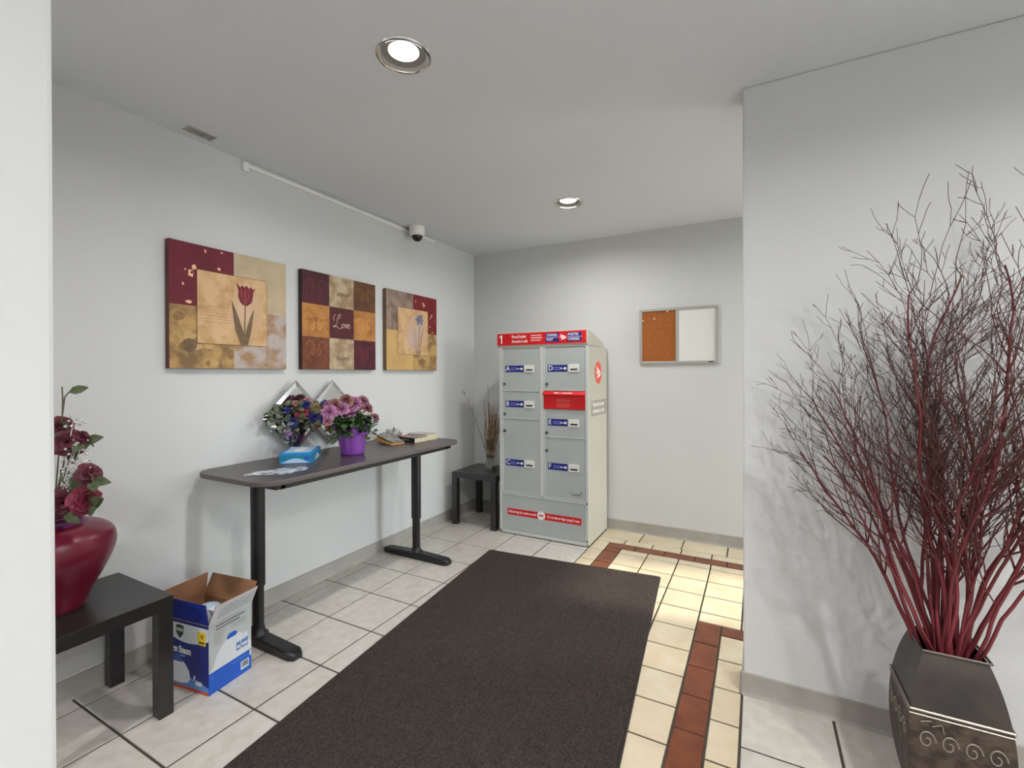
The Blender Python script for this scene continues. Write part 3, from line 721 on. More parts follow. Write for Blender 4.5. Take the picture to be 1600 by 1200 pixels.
patch(c3, 0.119, 0.481, 0.121, 0.481, M_line, 5, 'inner_border'); patch(c3, 0.121, 0.479, 0.123, 0.479, M_inner, 6, 'inner_field')
blob(c3, wob(0.335, 0.29, 0.115, 0.145, 40, 0.05), mottle('mauve wash', (190, 164, 154), (198, 162, 126), 11), 6.6, 'pale_wash')
M_iris = mat('slate blue paint', (98, 98, 120), 0.8, var=(40, 0.3, 0.7), c2=(128, 126, 144)); M_stalk = mat('grey stalk paint', (96, 90, 84), 0.8)
curve_leaf(c3, [(0.362, 0.128), (0.365, 0.24), (0.372, 0.36)], [0.0035, 0.003, 0.003], M_stalk, 8, 'painted_stem')
for a, b, h_ in ((0.34, 0.29, 0.30), (0.35, 0.31, 0.34), (0.375, 0.40, 0.32), (0.37, 0.43, 0.36), (0.345, 0.27, 0.22)):
    curve_leaf(c3, [(a, 0.128), ((a + b) / 2, 0.128 + (h_ - 0.128) * 0.6), (b, h_)], [0.0015, 0.0018, 0.0006], M_stalk, 8.3, 'painted_stem')
for ang, ln in ((90, 0.062), (55, 0.068), (125, 0.062), (15, 0.052), (165, 0.056), (-40, 0.045), (220, 0.048)):
    ca, sa = math.cos(math.radians(ang)), math.sin(math.radians(ang)); px, pz = -sa, ca
    blob(c3, [(0.374 + ca * ln * u + px * w, 0.392 + sa * ln * u + pz * w) for u, w in ((0, 0.004), (0.5, 0.012), (0.8, 0.009), (1, 0.001), (0.8, -0.009), (0.5, -0.012), (0, -0.004))], M_iris, 8.8 + ang * 0.001, 'painted_petal')

# ------------------------------------------------------------------ diamond mirrors
M_mirror = mat('mirror', (215, 216, 214), 0.03, 1.0)
M_bevel = mat('bevelled mirror edge', (205, 206, 206), 0.08, 1.0)
M_back = mat('grey mirror back', (112, 110, 106), 0.7)
def diamond(label, y, z, x, hd_):
    t = thing('diamond_mirror', label, 'mirror', (x, y, z), 0, 'diamond mirrors behind the flowers')
    def dm(r): return [(0, r), (r, 0), (0, -r), (-r, 0)]
    mb = MB(); o, i = dm(hd_), dm(hd_ - 0.032)
    vs = [(0.0025, *p) for p in o] + [(0.006, *p) for p in i]
    MB().add(vs, [(k, (k + 1) % 4, 4 + (k + 1) % 4, 4 + k) for k in range(4)]).build('faceted_edge', M_bevel, t)
    MB().add([(0.006, *p) for p in i], [(0, 1, 2, 3)]).build('mirror_face', M_mirror, t)
    MB().prism(dm(hd_ - 0.001), -0.004, -0.0004, 'x').build('backing', M_back, t)
    MB().box(XL - x + 0.001, -0.004, -0.05, 0.05, -0.05, 0.05).build('hanger', M_back, t)
    return t
diamond('diamond mirror behind the blue rose garland, left of the two', 1.790, 1.052, XL + 0.050, 0.207)
diamond('diamond mirror partly hidden behind the chrysanthemum, right of the two', 2.063, 1.052, XL + 0.036, 0.207)

# ------------------------------------------------------------------ flowers
def bloom(mb, c, d, R, rings=((0.30, 5, 0.25), (0.62, 7, 0.75), (1.0, 8, 1.25)), wid=0.62, curl=0.3):
    """layered cupped petals round direction d"""
    c = Vector(c); d = Vector(d).normalized(); u = d.orthogonal().normalized(); w = d.cross(u)
    for ri, (rr, n, tilt) in enumerate(rings):
        for k in range(n):
            a = 2 * PI * (k + 0.5 * ri) / n + random.uniform(-0.15, 0.15)
            o = u * math.cos(a) + w * math.sin(a); s_ = d.cross(o)
            tl = tilt + random.uniform(-0.12, 0.12); L = R * (0.45 + 0.6 * rr) * random.uniform(0.88, 1.1)
            vs = []; nu = 4
            for i in range(nu + 1):
                q = i / nu; ang = tl * (0.35 + 0.75 * q) + curl * q * q
                pos = c + o * (L * q * math.sin(ang) + 0.04 * R) + d * (L * q * math.cos(ang) * 0.9 - R * 0.25 * rr)
                hw = R * wid * (0.30 + 0.7 * math.sin(PI * min(1, 0.15 + 0.72 * q))) * (0.6 + 0.4 * rr)
                for j in (-1, -0.4, 0.4, 1):
                    cup = (j * j) * 0.22 * R * (1 - 0.4 * q)
                    vs.append(pos + s_ * hw * j + d * cup * 0.7 - o * cup * 0.5 + d * (random.uniform(-0.05, 0.05) * R * q))
            fs = [(4 * i + j, 4 * i + j + 1, 4 * i + 5 + j, 4 * i + 4 + j) for i in range(nu) for j in range(3)]
            mb.add(vs, fs)
    return mb
def leaf(mb, p, d, ln, wd, up=(0, 0, 1)):
    p = Vector(p); d = Vector(d).normalized(); s_ = d.cross(Vector(up))
    s_ = s_.normalized() if s_.length > 0.05 else d.orthogonal().normalized()
    n = s_.cross(d)
    pts = []
    for q, w_ in ((0, 0.08), (0.3, 0.85), (0.6, 0.9), (0.85, 0.45), (1, 0.02)):
        cpt = p + d * ln * q - n * ln * 0.18 * q * q
        pts += [cpt - s_ * wd * w_ + n * wd * 0.25 * w_, cpt, cpt + s_ * wd * w_ + n * wd * 0.25 * w_]
    fs = []
    for i in range(4):
        for j in range(2): fs.append((3 * i + j, 3 * i + j + 1, 3 * i + 4 + j, 3 * i + 3 + j))
    mb.add(pts, fs); return mb
def rv(a=1.0): return Vector((random.uniform(-a, a), random.uniform(-a, a), random.uniform(-a, a)))

M_rblue = mat('royal blue silk', (44, 54, 134), 0.7, var=(40, 0.3, 0.7), c2=(28, 34, 92))
M_rred = mat('rose red silk', (170, 50, 70), 0.7, var=(40, 0.3, 0.7), c2=(134, 34, 54))
M_rtan = mat('tan dried silk', (150, 122, 86), 0.8, var=(40, 0.3, 0.7), c2=(120, 96, 64))
M_rpink = mat('dusty pink silk', (176, 128, 128), 0.8, var=(40, 0.3, 0.7), c2=(150, 100, 102))
M_coral = mat('coral silk', (226, 120, 100), 0.8)
M_lil = mat('lilac silk', (142, 104, 158), 0.8)
M_lgrey = mat('grey green silk leaf', (136, 142, 126), 0.75, var=(25, 0.3, 0.7), c2=(98, 106, 92))
M_lol = mat('olive silk leaf', (124, 124, 94), 0.75, var=(25, 0.3, 0.7), c2=(98, 100, 74))
sx = -2.345
sg = thing('flower_garland', 'artificial garland of blue and red roses with grey leaves over the mirrors', 'garland', (sx, 1.80, 1.03))
def sp(y, z, dx=0.0): return (dx, y - 1.80, z - 1.03)
MB().tube([sp(1.60, 1.06, -0.01), sp(1.66, 1.09, -0.01), sp(1.74, 1.07, -0.01), sp(1.82, 1.08, -0.01), sp(1.90, 1.08, -0.01), sp(1.97, 1.06, -0.01), sp(2.0, 0.98, -0.01)], 0.005, 6).build('vine_stem', mat('brown wire stem', (70, 58, 44), 0.8), sg, smooth=True)
for (y, z, r, m) in ((1.738, 1.021, 0.034, M_rblue), (1.872, 1.037, 0.034, M_rblue), (1.82, 1.115, 0.032, M_rblue), (1.962, 1.105, 0.030, M_rblue), (1.958, 1.065, 0.026, M_rblue), (1.701, 1.090, 0.020, M_rblue), (1.943, 1.025, 0.026, M_rblue),
                     (1.805, 1.070, 0.030, M_rred), (1.755, 1.066, 0.016, M_rred), (1.89, 1.09, 0.034, M_rtan), (1.838, 1.142, 0.020, M_rpink), (1.752, 1.128, 0.018, M_rpink), (1.98, 0.967, 0.022, M_coral), (1.955, 1.002, 0.018, M_lil), (1.70, 0.965, 0.020, M_lil)):
    bloom(MB(), sp(y, z, random.uniform(0.012, 0.025)), (1, random.uniform(-0.35, 0.1), random.uniform(-0.1, 0.35)), r).build('rose', m, sg, smooth='all')
lv = MB(); lo_ = MB()
LP = [(1.633, 1.116), (1.61, 1.089), (1.59, 1.068), (1.64, 1.077), (1.656, 1.048), (1.6, 1.034), (1.635, 1.012), (1.671, 1.028), (1.692, 0.997), (1.713, 0.966), (1.74, 0.948), (1.724, 0.921), (1.687, 0.959), (1.65, 0.992), (1.768, 0.974), (1.814, 0.994), (1.672, 1.113), (1.719, 1.12), (1.921, 0.984), (2.003, 1.09), (1.86, 0.985), (1.68, 1.06), (1.66, 1.09), (1.70, 1.04), (1.84, 1.01)]
for y, z in LP:
    for k in range(5):
        v = Vector((0.4, y - 1.80, (z - 1.03) * 1.2)) * 0.6 + rv(0.7)
        leaf(lv, Vector(sp(y, z)) + rv(0.014), v, random.uniform(0.028, 0.042), random.uniform(0.010, 0.015), rv())
for y, z in ((1.747, 1.10), (1.785, 1.03), (1.86, 1.0), (1.765, 1.105), (1.735, 1.085), (1.775, 1.05), (1.90, 1.04), (1.86, 1.08), (1.93, 1.09)):
    for k in range(3): leaf(lo_, Vector(sp(y, z, 0.01)) + rv(0.01), Vector((0.6, 0, 0.2)) + rv(0.7), random.uniform(0.04, 0.055), random.uniform(0.016, 0.022), rv())
stuff(lv.build('grey_foliage', M_lgrey, sg)); stuff(lo_.build('olive_foliage', M_lol, sg))
dr_ = MB()
for k in range(14): 
    c = Vector(sp(random.uniform(1.60, 1.72), random.uniform(0.98, 1.10), 0.015)); dr_.lathe([(0, -0.004), (0.004, 0), (0, 0.004)], 6, c)
stuff(dr_.build('berry_beads', M_cream, sg))

# chrysanthemum in a purple foil wrap
mp_ = thing('potted_chrysanthemum', 'potted pink chrysanthemum in purple foil wrap on the desk', 'potted plant', (-2.098, 1.955, DZ))
M_foil = mat('purple foil wrap', (150, 84, 184), 0.38, var=(12, 0.3, 0.7), c2=(128, 66, 162), coat=0.2)
n = 96; prof = [(0.062, 0.0), (0.066, 0.01), (0.074, 0.06), (0.083, 0.11), (0.089, 0.135), (0.102, 0.155), (0.096, 0.150), (0.082, 0.13), (0.07, 0.08)]
vs = []; fs = []
for k, (r, z) in enumerate(prof):
    am = (0.0, 0.012, 0.03, 0.05, 0.06, 0.13, 0.13, 0.05, 0.03)[k]
    for i in range(n):
        a = 2 * PI * i / n
        w_ = am * (0.5 * math.sin(9 * a + 0.4) + 0.3 * math.sin(23 * a + 1) + 0.25 * math.sin(14 * a))
        zz = z + (0.022 * math.sin(9 * a + 1.0) + 0.010 * math.sin(5 * a) if 5 <= k <= 6 else 0)
        vs.append((r * (1 + w_) * math.cos(a), r * (1 + w_) * math.sin(a), zz))
for k in range(len(prof) - 1):
    for i in range(n): fs.append((k * n + i, k * n + (i + 1) % n, (k + 1) * n + (i + 1) % n, (k + 1) * n + i))
fs.append(tuple(range(n - 1, -1, -1)))
MB().add(vs, fs).build('foil_wrap', M_foil, mp_, smooth='all')
MB().lathe([(0.0, 0.118), (0.074, 0.118)], 24).build('soil', mat('potting soil', (48, 36, 28), 0.95, bump=(120, 0.8, 0.006)), mp_)
M_mleaf = mat('green chrysanthemum leaf', (66, 96, 50), 0.6, var=(20, 0.3, 0.7), c2=(44, 70, 36))
ml_ = MB()
for k in range(420):
    a = random.uniform(0, 2 * PI); r = random.uniform(0.02, 0.125); z = 0.135 + random.uniform(0, 0.12) * (1 - 0.3 * r / 0.12) - (0.03 if r > 0.1 else 0)
    p = Vector((r * math.cos(a), r * math.sin(a), z))
    leaf(ml_, p, Vector((math.cos(a), math.sin(a), random.uniform(-0.5, 0.7))) + rv(0.5), random.uniform(0.032, 0.052), random.uniform(0.013, 0.020))
stuff(ml_.build('foliage', M_mleaf, mp_))
M_mum = [mat('pink petals', (206, 150, 190), 0.7, var=(60, 0.3, 0.7), c2=(178, 116, 158)), mat('mauve petals', (190, 140, 160), 0.7, var=(60, 0.3, 0.7), c2=(160, 104, 124)), mat('faded pink petals', (176, 126, 128), 0.7, var=(60, 0.3, 0.7), c2=(146, 98, 96))]
MUM = [(1.769, 1.091, 0.036, 0), (1.846, 1.105, 0.036, 0), (1.916, 1.071, 0.034, 0), (1.958, 1.128, 0.038, 0), (2.028, 1.136, 0.034, 1), (2.048, 1.092, 0.034, 2), (2.111, 1.032, 0.026, 1), (1.889, 1.149, 0.034, 2), (1.816, 1.128, 0.030, 2), (1.991, 1.111, 0.028, 2), (1.752, 1.04, 0.022, 1)]
def mum(c, d, R, m):
    return bloom(MB(), c, d, R, ((0.25, 10, 0.15), (0.45, 14, 0.45), (0.62, 18, 0.8), (0.78, 22, 1.15), (0.9, 24, 1.5), (1.0, 24, 1.8)), wid=0.15, curl=-0.35).build('blossom', m, mp_, smooth='all')
st_ = MB()
for y, z, R, k in MUM:
    q = Vector((-2.08 + random.uniform(-0.008, 0.02) + 2.098, y - 1.955, z - DZ))
    mum(q, Vector((0.8, q.y * 3 - 0.25, 0.45 + q.z)), R * 1.16, M_mum[k]); st_.tube([(0, 0, 0.115), q * 0.6 + Vector((0, 0, 0.06)), q], 0.0025, 5)
for k in range(9):
    a = random.uniform(0.5, 5.8); q = Vector((-0.02 - 0.07 * random.random(), 0.12 * math.sin(a), 0.25 + random.uniform(0, 0.06)))
    mum(q, q + Vector((0, 0, 0.1)), 0.032, M_mum[k % 3]); st_.tube([(0, 0, 0.115), q * 0.6 + Vector((0, 0, 0.06)), q], 0.0025, 5)
st_.build('stems', M_mleaf, mp_)

# ------------------------------------------------------------------ things on the desk
tb = thing('tissue_box', 'flat blue and teal tissue box on the desk', 'tissue box', (-2.205, 1.690, DZ), math.radians(39.4))
M_tblue = mat('bright blue card', (28, 128, 196), 0.4); M_teal = mat('teal card', (20, 120, 150), 0.4); M_lblue = mat('pale blue card', (170, 200, 228), 0.4); M_rblue2 = mat('cobalt card', (30, 86, 190), 0.4)
w, d, h_ = 0.158, 0.228, 0.056
MB().box(-w / 2, w / 2, -d / 2, d / 2, 0, h_).build('carton', M_tblue, tb, bevel=0.002)
MB().box(-w / 2 + 0.014, w / 2 - 0.014, -d / 2 + 0.014, d / 2 - 0.014, h_ - 0.0005, h_ + 0.0006).build('top_print', M_lblue, tb)
for s_, (a0, a1) in ((0, (-w / 2, w / 2)),):
    MB().box(a0 + 0.001, a1 - 0.001, -d / 2 - 0.0006, -d / 2, 0.018, h_ - 0.012).build('teal_band', M_teal, tb)
MB().box(w / 2, w / 2 + 0.0006, -d / 2 + 0.001, d / 2 - 0.001, 0.018, h_ - 0.012).build('teal_band', M_teal, tb)
sw_ = [(-w / 2 + 0.01 + (w - 0.02) * k / 14, 0.003 + 0.024 * math.sin(PI * k / 14)) for k in range(15)]
MB().prism(sw_, -d / 2 - 0.0012, -d / 2 - 0.0007, 'y').build('swoosh_print', M_lblue, tb)
MB().prism([(-d / 2 + 0.06 + 0.14 * k / 14, 0.004 + 0.03 * math.sin(PI * k / 14)) for k in range(15)], w / 2 + 0.0007, w / 2 + 0.0012, 'x').build('swoosh_print', M_lblue, tb)
MB().box(w / 2 - 0.036, w / 2 - 0.014, -d / 2 - 0.0013, -d / 2 - 0.0007, 0.016, 0.036).build('logo_print', M_rblue2, tb)
MB().prism([(0.03 * math.cos(2 * PI * k / 24), 0.075 * math.sin(2 * PI * k / 24)) for k in range(24)], h_ + 0.0007, h_ + 0.0012).build('tissue_opening', mat('white tissue', (222, 228, 236), 0.8), tb)

# crumpled clear plastic film near the desk corner
def film():
    mb = MB(); nx, ny = 34, 22; ok = {}
    from mathutils import noise
    for i in range(nx + 1):
        for j in range(ny + 1):
            x = (i / nx - 0.5) * 0.30; y = (j / ny - 0.5) * 0.17
            nz = noise.noise(Vector((x * 26, y * 26, 1.3))); nz2 = noise.noise(Vector((x * 60, y * 60, 4.0)))
            z = 0.0012 + 0.0022 * abs(nz) + 0.001 * abs(nz2)
            ok[i, j] = len(mb.v); mb.v.append((x, y, z))
    for i in range(nx):
        for j in range(ny):
            x = ((i + 0.5) / nx - 0.5) * 0.30; y = ((j + 0.5) / ny - 0.5) * 0.17
            r = math.hypot(x / 0.15, y / 0.085) + 0.5 * noise.noise(Vector((x * 22, y * 22, 9)))
            if r < 0.86: mb.f.append((ok[i, j], ok[i + 1, j], ok[i + 1, j + 1], ok[i, j + 1])); mb.mi.append(0)
    return mb
def film_mat():
    m = bpy.data.materials.new('hazy plastic film'); m.use_nodes = True; N = m.node_tree.nodes; L = m.node_tree.links
    b = N['Principled BSDF']; b.inputs['Base Color'].default_value = rgb((214, 224, 238)); b.inputs['Roughness'].default_value = 0.3
    tc = N.new('ShaderNodeTexCoord'); n_ = N.new('ShaderNodeTexNoise'); n_.inputs['Scale'].default_value = 24; n_.inputs['Detail'].default_value = 3
    L.new(tc.outputs['Object'], n_.inputs['Vector'])
    mr = N.new('ShaderNodeMapRange'); mr.inputs[1].default_value = 0.34; mr.inputs[2].default_value = 0.56; mr.inputs[3].default_value = 0.10; mr.inputs[4].default_value = 0.85
    L.new(n_.outputs['Fac'], mr.inputs[0]); L.new(mr.outputs[0], b.inputs['Alpha'])
    return m
fo = film().build('plastic_film', film_mat(), None, smooth='all'); fo.location = (-2.03, 1.43, DZ); fo.rotation_euler = (0, 0, math.radians(58))
tag(fo, 'thin hazy bluish plastic film lying flat near the desk corner', 'plastic film')

# folded flyer and crumpled plastic sleeve
from mathutils import noise as _ns
M_news = mat('grey newsprint', (150, 148, 142), 0.7, var=(40, 0.4, 0.6), c2=(96, 96, 94)); M_yel = mat('yellow flyer print', (212, 180, 52), 0.5); M_org = mat('orange flyer print', (208, 108, 52), 0.5)
fy = thing('folded_flyers', 'folded grey and yellow advertising flyers beside the chrysanthemum', 'flyers', (-2.19, 2.355, DZ), math.radians(-14))
for k in range(5):
    mb = MB(); nx = 14; w_, l_ = 0.105 - 0.004 * k, 0.21 - 0.006 * k
    vs = []
    for i in range(nx + 1):
        u = i / nx; x = (u - 0.5) * l_
        z = 0.0015 + k * 0.0042 + 0.024 * (1 - u) ** 1.6 * (0.4 + 0.2 * k) 
        for y in (-w_ / 2, w_ / 2):
            zz = z + (0.006 * (1 - u) if y < 0 else 0.016 * (1 - u)); vs += [(x, y + 0.004 * k, zz), (x, y + 0.004 * k, zz + 0.0032)]
    fs = []
    for i in range(nx):
        a = 4 * i
        fs += [(a, a + 2, a + 6, a + 4), (a + 1, a + 5, a + 7, a + 3), (a, a + 4, a + 5, a + 1), (a + 2, a + 3, a + 7, a + 6)]
    fs += [(0, 1, 3, 2), (4 * nx, 4 * nx + 2, 4 * nx + 3, 4 * nx + 1)]
    mb.add(vs, fs).build('flyer_sheet', (M_news, M_org, M_yel, mat('dark flyer print', (70, 66, 62), 0.6), M_news)[k], fy, smooth=30)
def crumple(mb, c, rx, ry, rz, seed, spikes=0.35, n=18, m=12):
    vs = []
    for j in range(m + 1):
        t = PI / 2 * j / m
        for i in range(n):
            a = 2 * PI * i / n
            d = Vector((math.cos(a) * math.cos(t), math.sin(a) * math.cos(t), math.sin(t)))
            q = 1 + spikes * _ns.noise(d * 2.6 + Vector((seed, 0, 0))) + spikes * 0.7 * _ns.noise(d * 6 + Vector((0, seed, 0)))
            vs.append((c[0] + d.x * rx * q, c[1] + d.y * ry * q, max(c[2], c[2] + d.z * rz * q)))
    fs = [(j * n + i, j * n + (i + 1) % n, (j + 1) * n + (i + 1) % n, (j + 1) * n + i) for j in range(m) for i in range(n)]
    mb.add(vs, fs); return mb
pb = thing('plastic_sleeve', 'crumpled grey plastic bag heaped between the flyers and the books', 'plastic bag', (-2.27, 2.47, DZ))
M_bag = mat('grey crinkled plastic', (168, 168, 164), 0.25, var=(30, 0.35, 0.65), c2=(118, 118, 116), coat=0.4)
crumple(MB(), (0, 0, 0.001), 0.085, 0.06, 0.055, 3.1, 0.6, 26, 14).build('crumpled_body', M_bag, pb)
MB().add([(0.01, -0.02, 0.04), (0.035, -0.005, 0.045), (0.03, 0.002, 0.085), (0.022, -0.004, 0.102), (0.008, 0.0, 0.075), (0.045, 0.02, 0.04), (0.055, 0.03, 0.075), (0.04, 0.035, 0.07)], [(0, 1, 2, 4), (2, 3, 4), (1, 5, 6, 2), (6, 7, 2)]).build('twisted_neck', M_bag, pb)

# two paperbacks
def book(label, x, y, w, d, h, rz, cover, spine):
    t = thing('paperback_book', label, 'book', (x, y, DZ + 0.0005), rz, 'paperbacks on the desk')
    c = MB().box(-w / 2, w / 2, -d / 2, d / 2, 0, 0.0018).box(-w / 2, w / 2, -d / 2, d / 2, h - 0.0018, h)
    c.build('cover', cover, t)
    MB().box(-w / 2, w / 2, -d / 2, -d / 2 + 0.0015, 0.0018, h - 0.0018).build('spine', spine, t)
    MB().box(-w / 2 + 0.003, w / 2 - 0.002, -d / 2 + 0.0016, d / 2 - 0.003, 0.0019, h - 0.0019).build('page_block', mat('cream paper edge', (214, 200, 172), 0.85, var=(80, 0.4, 0.6), c2=(196, 180, 150)), t)
    return t
b1 = book('black spined paperback with a red and grey cover, nearer of two books', -2.125, 2.508, 0.19, 0.112, 0.034, math.radians(-8), mat('grey book cover', (136, 128, 122), 0.35, var=(18, 0.4, 0.6), c2=(90, 76, 72)), mat('black spine', (34, 28, 28), 0.4))
MB().box(-0.085, -0.02, -0.05, 0.03, 0.034, 0.0346).build('red_print', mat('brick red print', (168, 74, 60), 0.4), b1)
MB().box(-0.09, -0.055, -0.0566, -0.056, 0.006, 0.028).build('orange_print', mat('rust print', (150, 66, 40), 0.4), b1)
MB().box(-0.03, 0.04, -0.0566, -0.056, 0.014, 0.021).build('pale_print', mat('pale spine print', (150, 140, 140), 0.5), b1)
book('cream edged paperback behind the black spined book', -2.13, 2.636, 0.185, 0.112, 0.042, math.radians(-5), mat('pale grey book cover', (186, 182, 176), 0.3, var=(12, 0.4, 0.6), c2=(140, 136, 130)), mat('white spine', (206, 200, 192), 0.4))

# ------------------------------------------------------------------ burgundy vase with silk flowers
VX, VY, VZ = -2.236, 0.692, 0.4525
M_vase = mat('burgundy satin glaze', (116, 16, 46), 0.34, var=(3, 0.3, 0.7), c2=(92, 10, 34), coat=0.15)
vt = thing('burgundy_vase', 'big burgundy bulbous vase on the near side table', 'vase', (VX, VY, VZ))
def rsm(pr, n=6):
    out = []
    for k in range(len(pr) - 1):
        p0, p1, p2, p3 = pr[max(k - 1, 0)], pr[k], pr[k + 1], pr[min(k + 2, len(pr) - 1)]
        for i in range(n):
            t = i / n
            out.append(tuple(0.5 * (2 * b + (c - a) * t + (2 * a - 5 * b + 4 * c - d) * t * t + (3 * b - a - 3 * c + d) * t ** 3) for a, b, c, d in zip(p0, p1, p2, p3)))
    return out + [pr[-1]]
MB().lathe(rsm([(0.082, 0.0), (0.088, 0.012), (0.108, 0.06), (0.140, 0.12), (0.166, 0.18), (0.175, 0.225), (0.166, 0.265), (0.135, 0.292), (0.095, 0.305)]) , 64).build('vase_body', M_vase, vt, smooth='all')
MB().lathe_open([(0.095, 0.304), (0.082, 0.312), (0.080, 0.322), (0.088, 0.330), (0.092, 0.336), (0.086, 0.338), (0.074, 0.325), (0.072, 0.31)], 48).build('vase_neck', mat('purple neck band', (96, 36, 84), 0.4), vt, smooth=True)
M_bur = mat('burgundy silk', (104, 30, 50), 0.65, var=(40, 0.3, 0.7), c2=(68, 18, 34)); M_bur2 = mat('rosy burgundy silk', (150, 50, 76), 0.65, var=(40, 0.3, 0.7), c2=(96, 22, 46))
M_sleaf = mat('muted green silk leaf', (84, 96, 62), 0.7, var=(25, 0.3, 0.7), c2=(62, 70, 46))
M_ystem = mat('olive stem', (86, 84, 58), 0.8)
FL = [('large burgundy silk rose, upper bloom in the near vase', (-2.102, 0.69, 1.06), 0.048, M_bur, (1, -0.5, 0.2)),
      ('burgundy silk rose at the very top of the near vase', (-2.175, 0.69, 1.12), 0.040, M_bur, (0.8, -0.3, 0.8)),
      ('small dark burgundy rose leaning out to the right of the near vase', (-1.962, 0.70, 0.967), 0.035, M_bur, (0.8, 0.1, 0.35)),
      ('large burgundy silk flower sitting on the vase neck', (-2.105, 0.68, 0.855), 0.050, M_bur, (1, -0.6, 0.1)),
      ('rosy pink tinged burgundy flower drooping right over the vase neck', (-1.985, 0.70, 0.872), 0.048, M_bur2, (0.9, 0.25, 0.1)),
      ('small burgundy bud with green sepals beside the upper rose', (-2.015, 0.70, 1.087), 0.026, M_bur, (0.7, 0.5, 0.5)),
      ('burgundy silk rose at the rear left of the near vase', (-2.30, 0.66, 1.0), 0.055, M_bur, (-0.4, -0.6, 0.5))]
for lab, p, R, m, d in FL:
    q = Vector(p) - Vector((VX, VY, VZ))
    t = thing('silk_flower', lab, 'artificial flower', (VX, VY, VZ), 0, 'silk flowers in the burgundy vase')
    bloom(MB(), q, d, R, ((0.25, 5, 0.3), (0.5, 6, 0.7), (0.8, 7, 1.0), (1.0, 8, 1.35))).build('bloom', m, t, smooth='all')
    b0 = Vector((random.uniform(-0.03, 0.03), random.uniform(-0.03, 0.03), 0.306))
    MB().tube([b0, (b0 * 0.6 + q * 0.4) + Vector((-0.02, 0, 0.03)), q - Vector(d).normalized() * R * 0.2], 0.003, 6).build('stem', M_ystem, t, smooth=True)
    for k in range(3): leaf(MB(), q - Vector((0, 0, R * 0.7)) + rv(0.01), Vector((0.6, 0.2, 0.1)) + rv(0.9), random.uniform(0.05, 0.07), 0.018, (1, -0.5, 0.5)).build('leaf', M_sleaf, t)
sr = thing('leafy_spray', 'thin twig with a single green leaf rising above the burgundy roses', 'artificial foliage', (VX, VY, VZ))
q1 = Vector((-2.099 - VX, 0, 1.234 - VZ))
MB().tube([(0, 0, 0.306), (0.05, 0, 0.55), (0.085, 0, 0.70), (0.105, 0, 0.765), q1], 0.0022, 5).build('twig', M_ystem, sr)
MB().tube([(0.085, 0, 0.70), (0.088, 0, 0.76), (0.083, 0.0, 0.80)], 0.0022, 5).build('twig', M_ystem, sr)
leaf(MB(), q1, (0.6, 0.6, 0.3), 0.055, 0.016, (1, -0.6, 0.3)).build('leaf', M_sleaf, sr)
MB().tube([(0.1, 0.0, 0.40), (0.2, 0, 0.43), (0.29, 0.0, 0.45), (0.32, 0, 0.48), (0.31, 0, 0.51), (0.275, 0.0, 0.515)], 0.002, 5).build('tendril', M_ystem, sr)
for (a, b, c) in ((-2.17, 0.96, 0.12), (-2.05, 0.95, 0.07), (-2.05, 0.91, 0.08), (-2.19, 0.90, 0.10)):
    leaf(MB(), (a - VX, 0, b - VZ), Vector((0.4, 0.1, -0.7)) + rv(0.3), c, 0.024, (1, -0.4, 0)).build('leaf', M_sleaf, sr)
leaf(MB(), (-2.17 - VX, -0.05, 0.80 - VZ), (0.9, -0.2, -0.1), 0.06, 0.02, (0.3, -1, 0.2)).build('yellow_leaf', mat('yellow silk leaf', (176, 154, 66), 0.7), sr)
bs = MB()
for a, b in ((-2.062, 1.137), (-2.017, 1.112), (-1.995, 1.061), (-2.033, 1.058), (-2.008, 1.02), (-2.095, 0.993), (-2.08, 0.953), (-2.127, 0.983), (-2.144, 0.899), (-1.985, 1.0), (-2.065, 0.918), (-2.08, 1.02), (-2.05, 0.985)):
    for k in range(7):
        c = Vector((a - VX, 0.0, b - VZ)) + rv(0.024); r = random.uniform(0.003, 0.006); bs.lathe([(0, -r), (r * 0.8, -r * 0.5), (r, 0), (r * 0.8, r * 0.5), (0, r)], 7, c)
    bs.tube([(0, 0, 0.306), (0.03, 0.0, 0.38), (a - VX, 0, b - VZ)], 0.0012, 4)
sb = stuff(bs.build('bead_spray', mat('silver beads', (214, 214, 210), 0.2, 0.4), None, smooth='all')); sb.location = (VX, VY, VZ)
tag(sb, 'sprays of silver beads among the burgundy roses', 'bead spray')

# ------------------------------------------------------------------ open humidifier carton
ca = math.radians(8)
cb = thing('humidifier_carton', 'open blue and white humidifier carton on the floor under the desk', 'cardboard box', (-1.948, 1.064, 0.0), ca)
CW, CDp, CH = 0.285, 0.195, 0.28      # local: corner at origin, body to -x and +y
M_kraft = mat('kraft cardboard inside', (150, 108, 76), 0.85, var=(12, 0.3, 0.7), c2=(138, 98, 68))
M_cblue = mat('deep blue print', (18, 40, 128), 0.4, var=(4, 0.3, 0.7), c2=(14, 28, 100)); M_cmid = mat('bright blue print', (26, 92, 200), 0.4); M_cwhite = mat('white print', (216, 220, 226), 0.45); M_csilver = mat('silver grey print', (176, 180, 180), 0.4, var=(5, 0.3, 0.7), c2=(196, 200, 202))
M_csky = mat('pale sky print', (92, 136, 204), 0.45); M_corange = mat('orange print', (196, 78, 40), 0.45); M_cyel = mat('yellow print', (238, 204, 30), 0.45); M_cgreen = mat('shield green', (22, 66, 56), 0.45); M_ctxt = mat('grey print text', (112, 114, 116), 0.6)
tk = 0.004
inn = MB().box(-CW, 0, 0, CDp, 0.001, 0.005)
inn.box(-CW, -CW + tk, 0, CDp, 0.005, CH).box(-tk, 0, 0, CDp, 0.005, CH).box(-CW + tk, -tk, 0, tk, 0.005, CH).box(-CW + tk, -tk, CDp - tk, CDp, 0.005, CH)
inn.build('carton_body', M_kraft, cb)
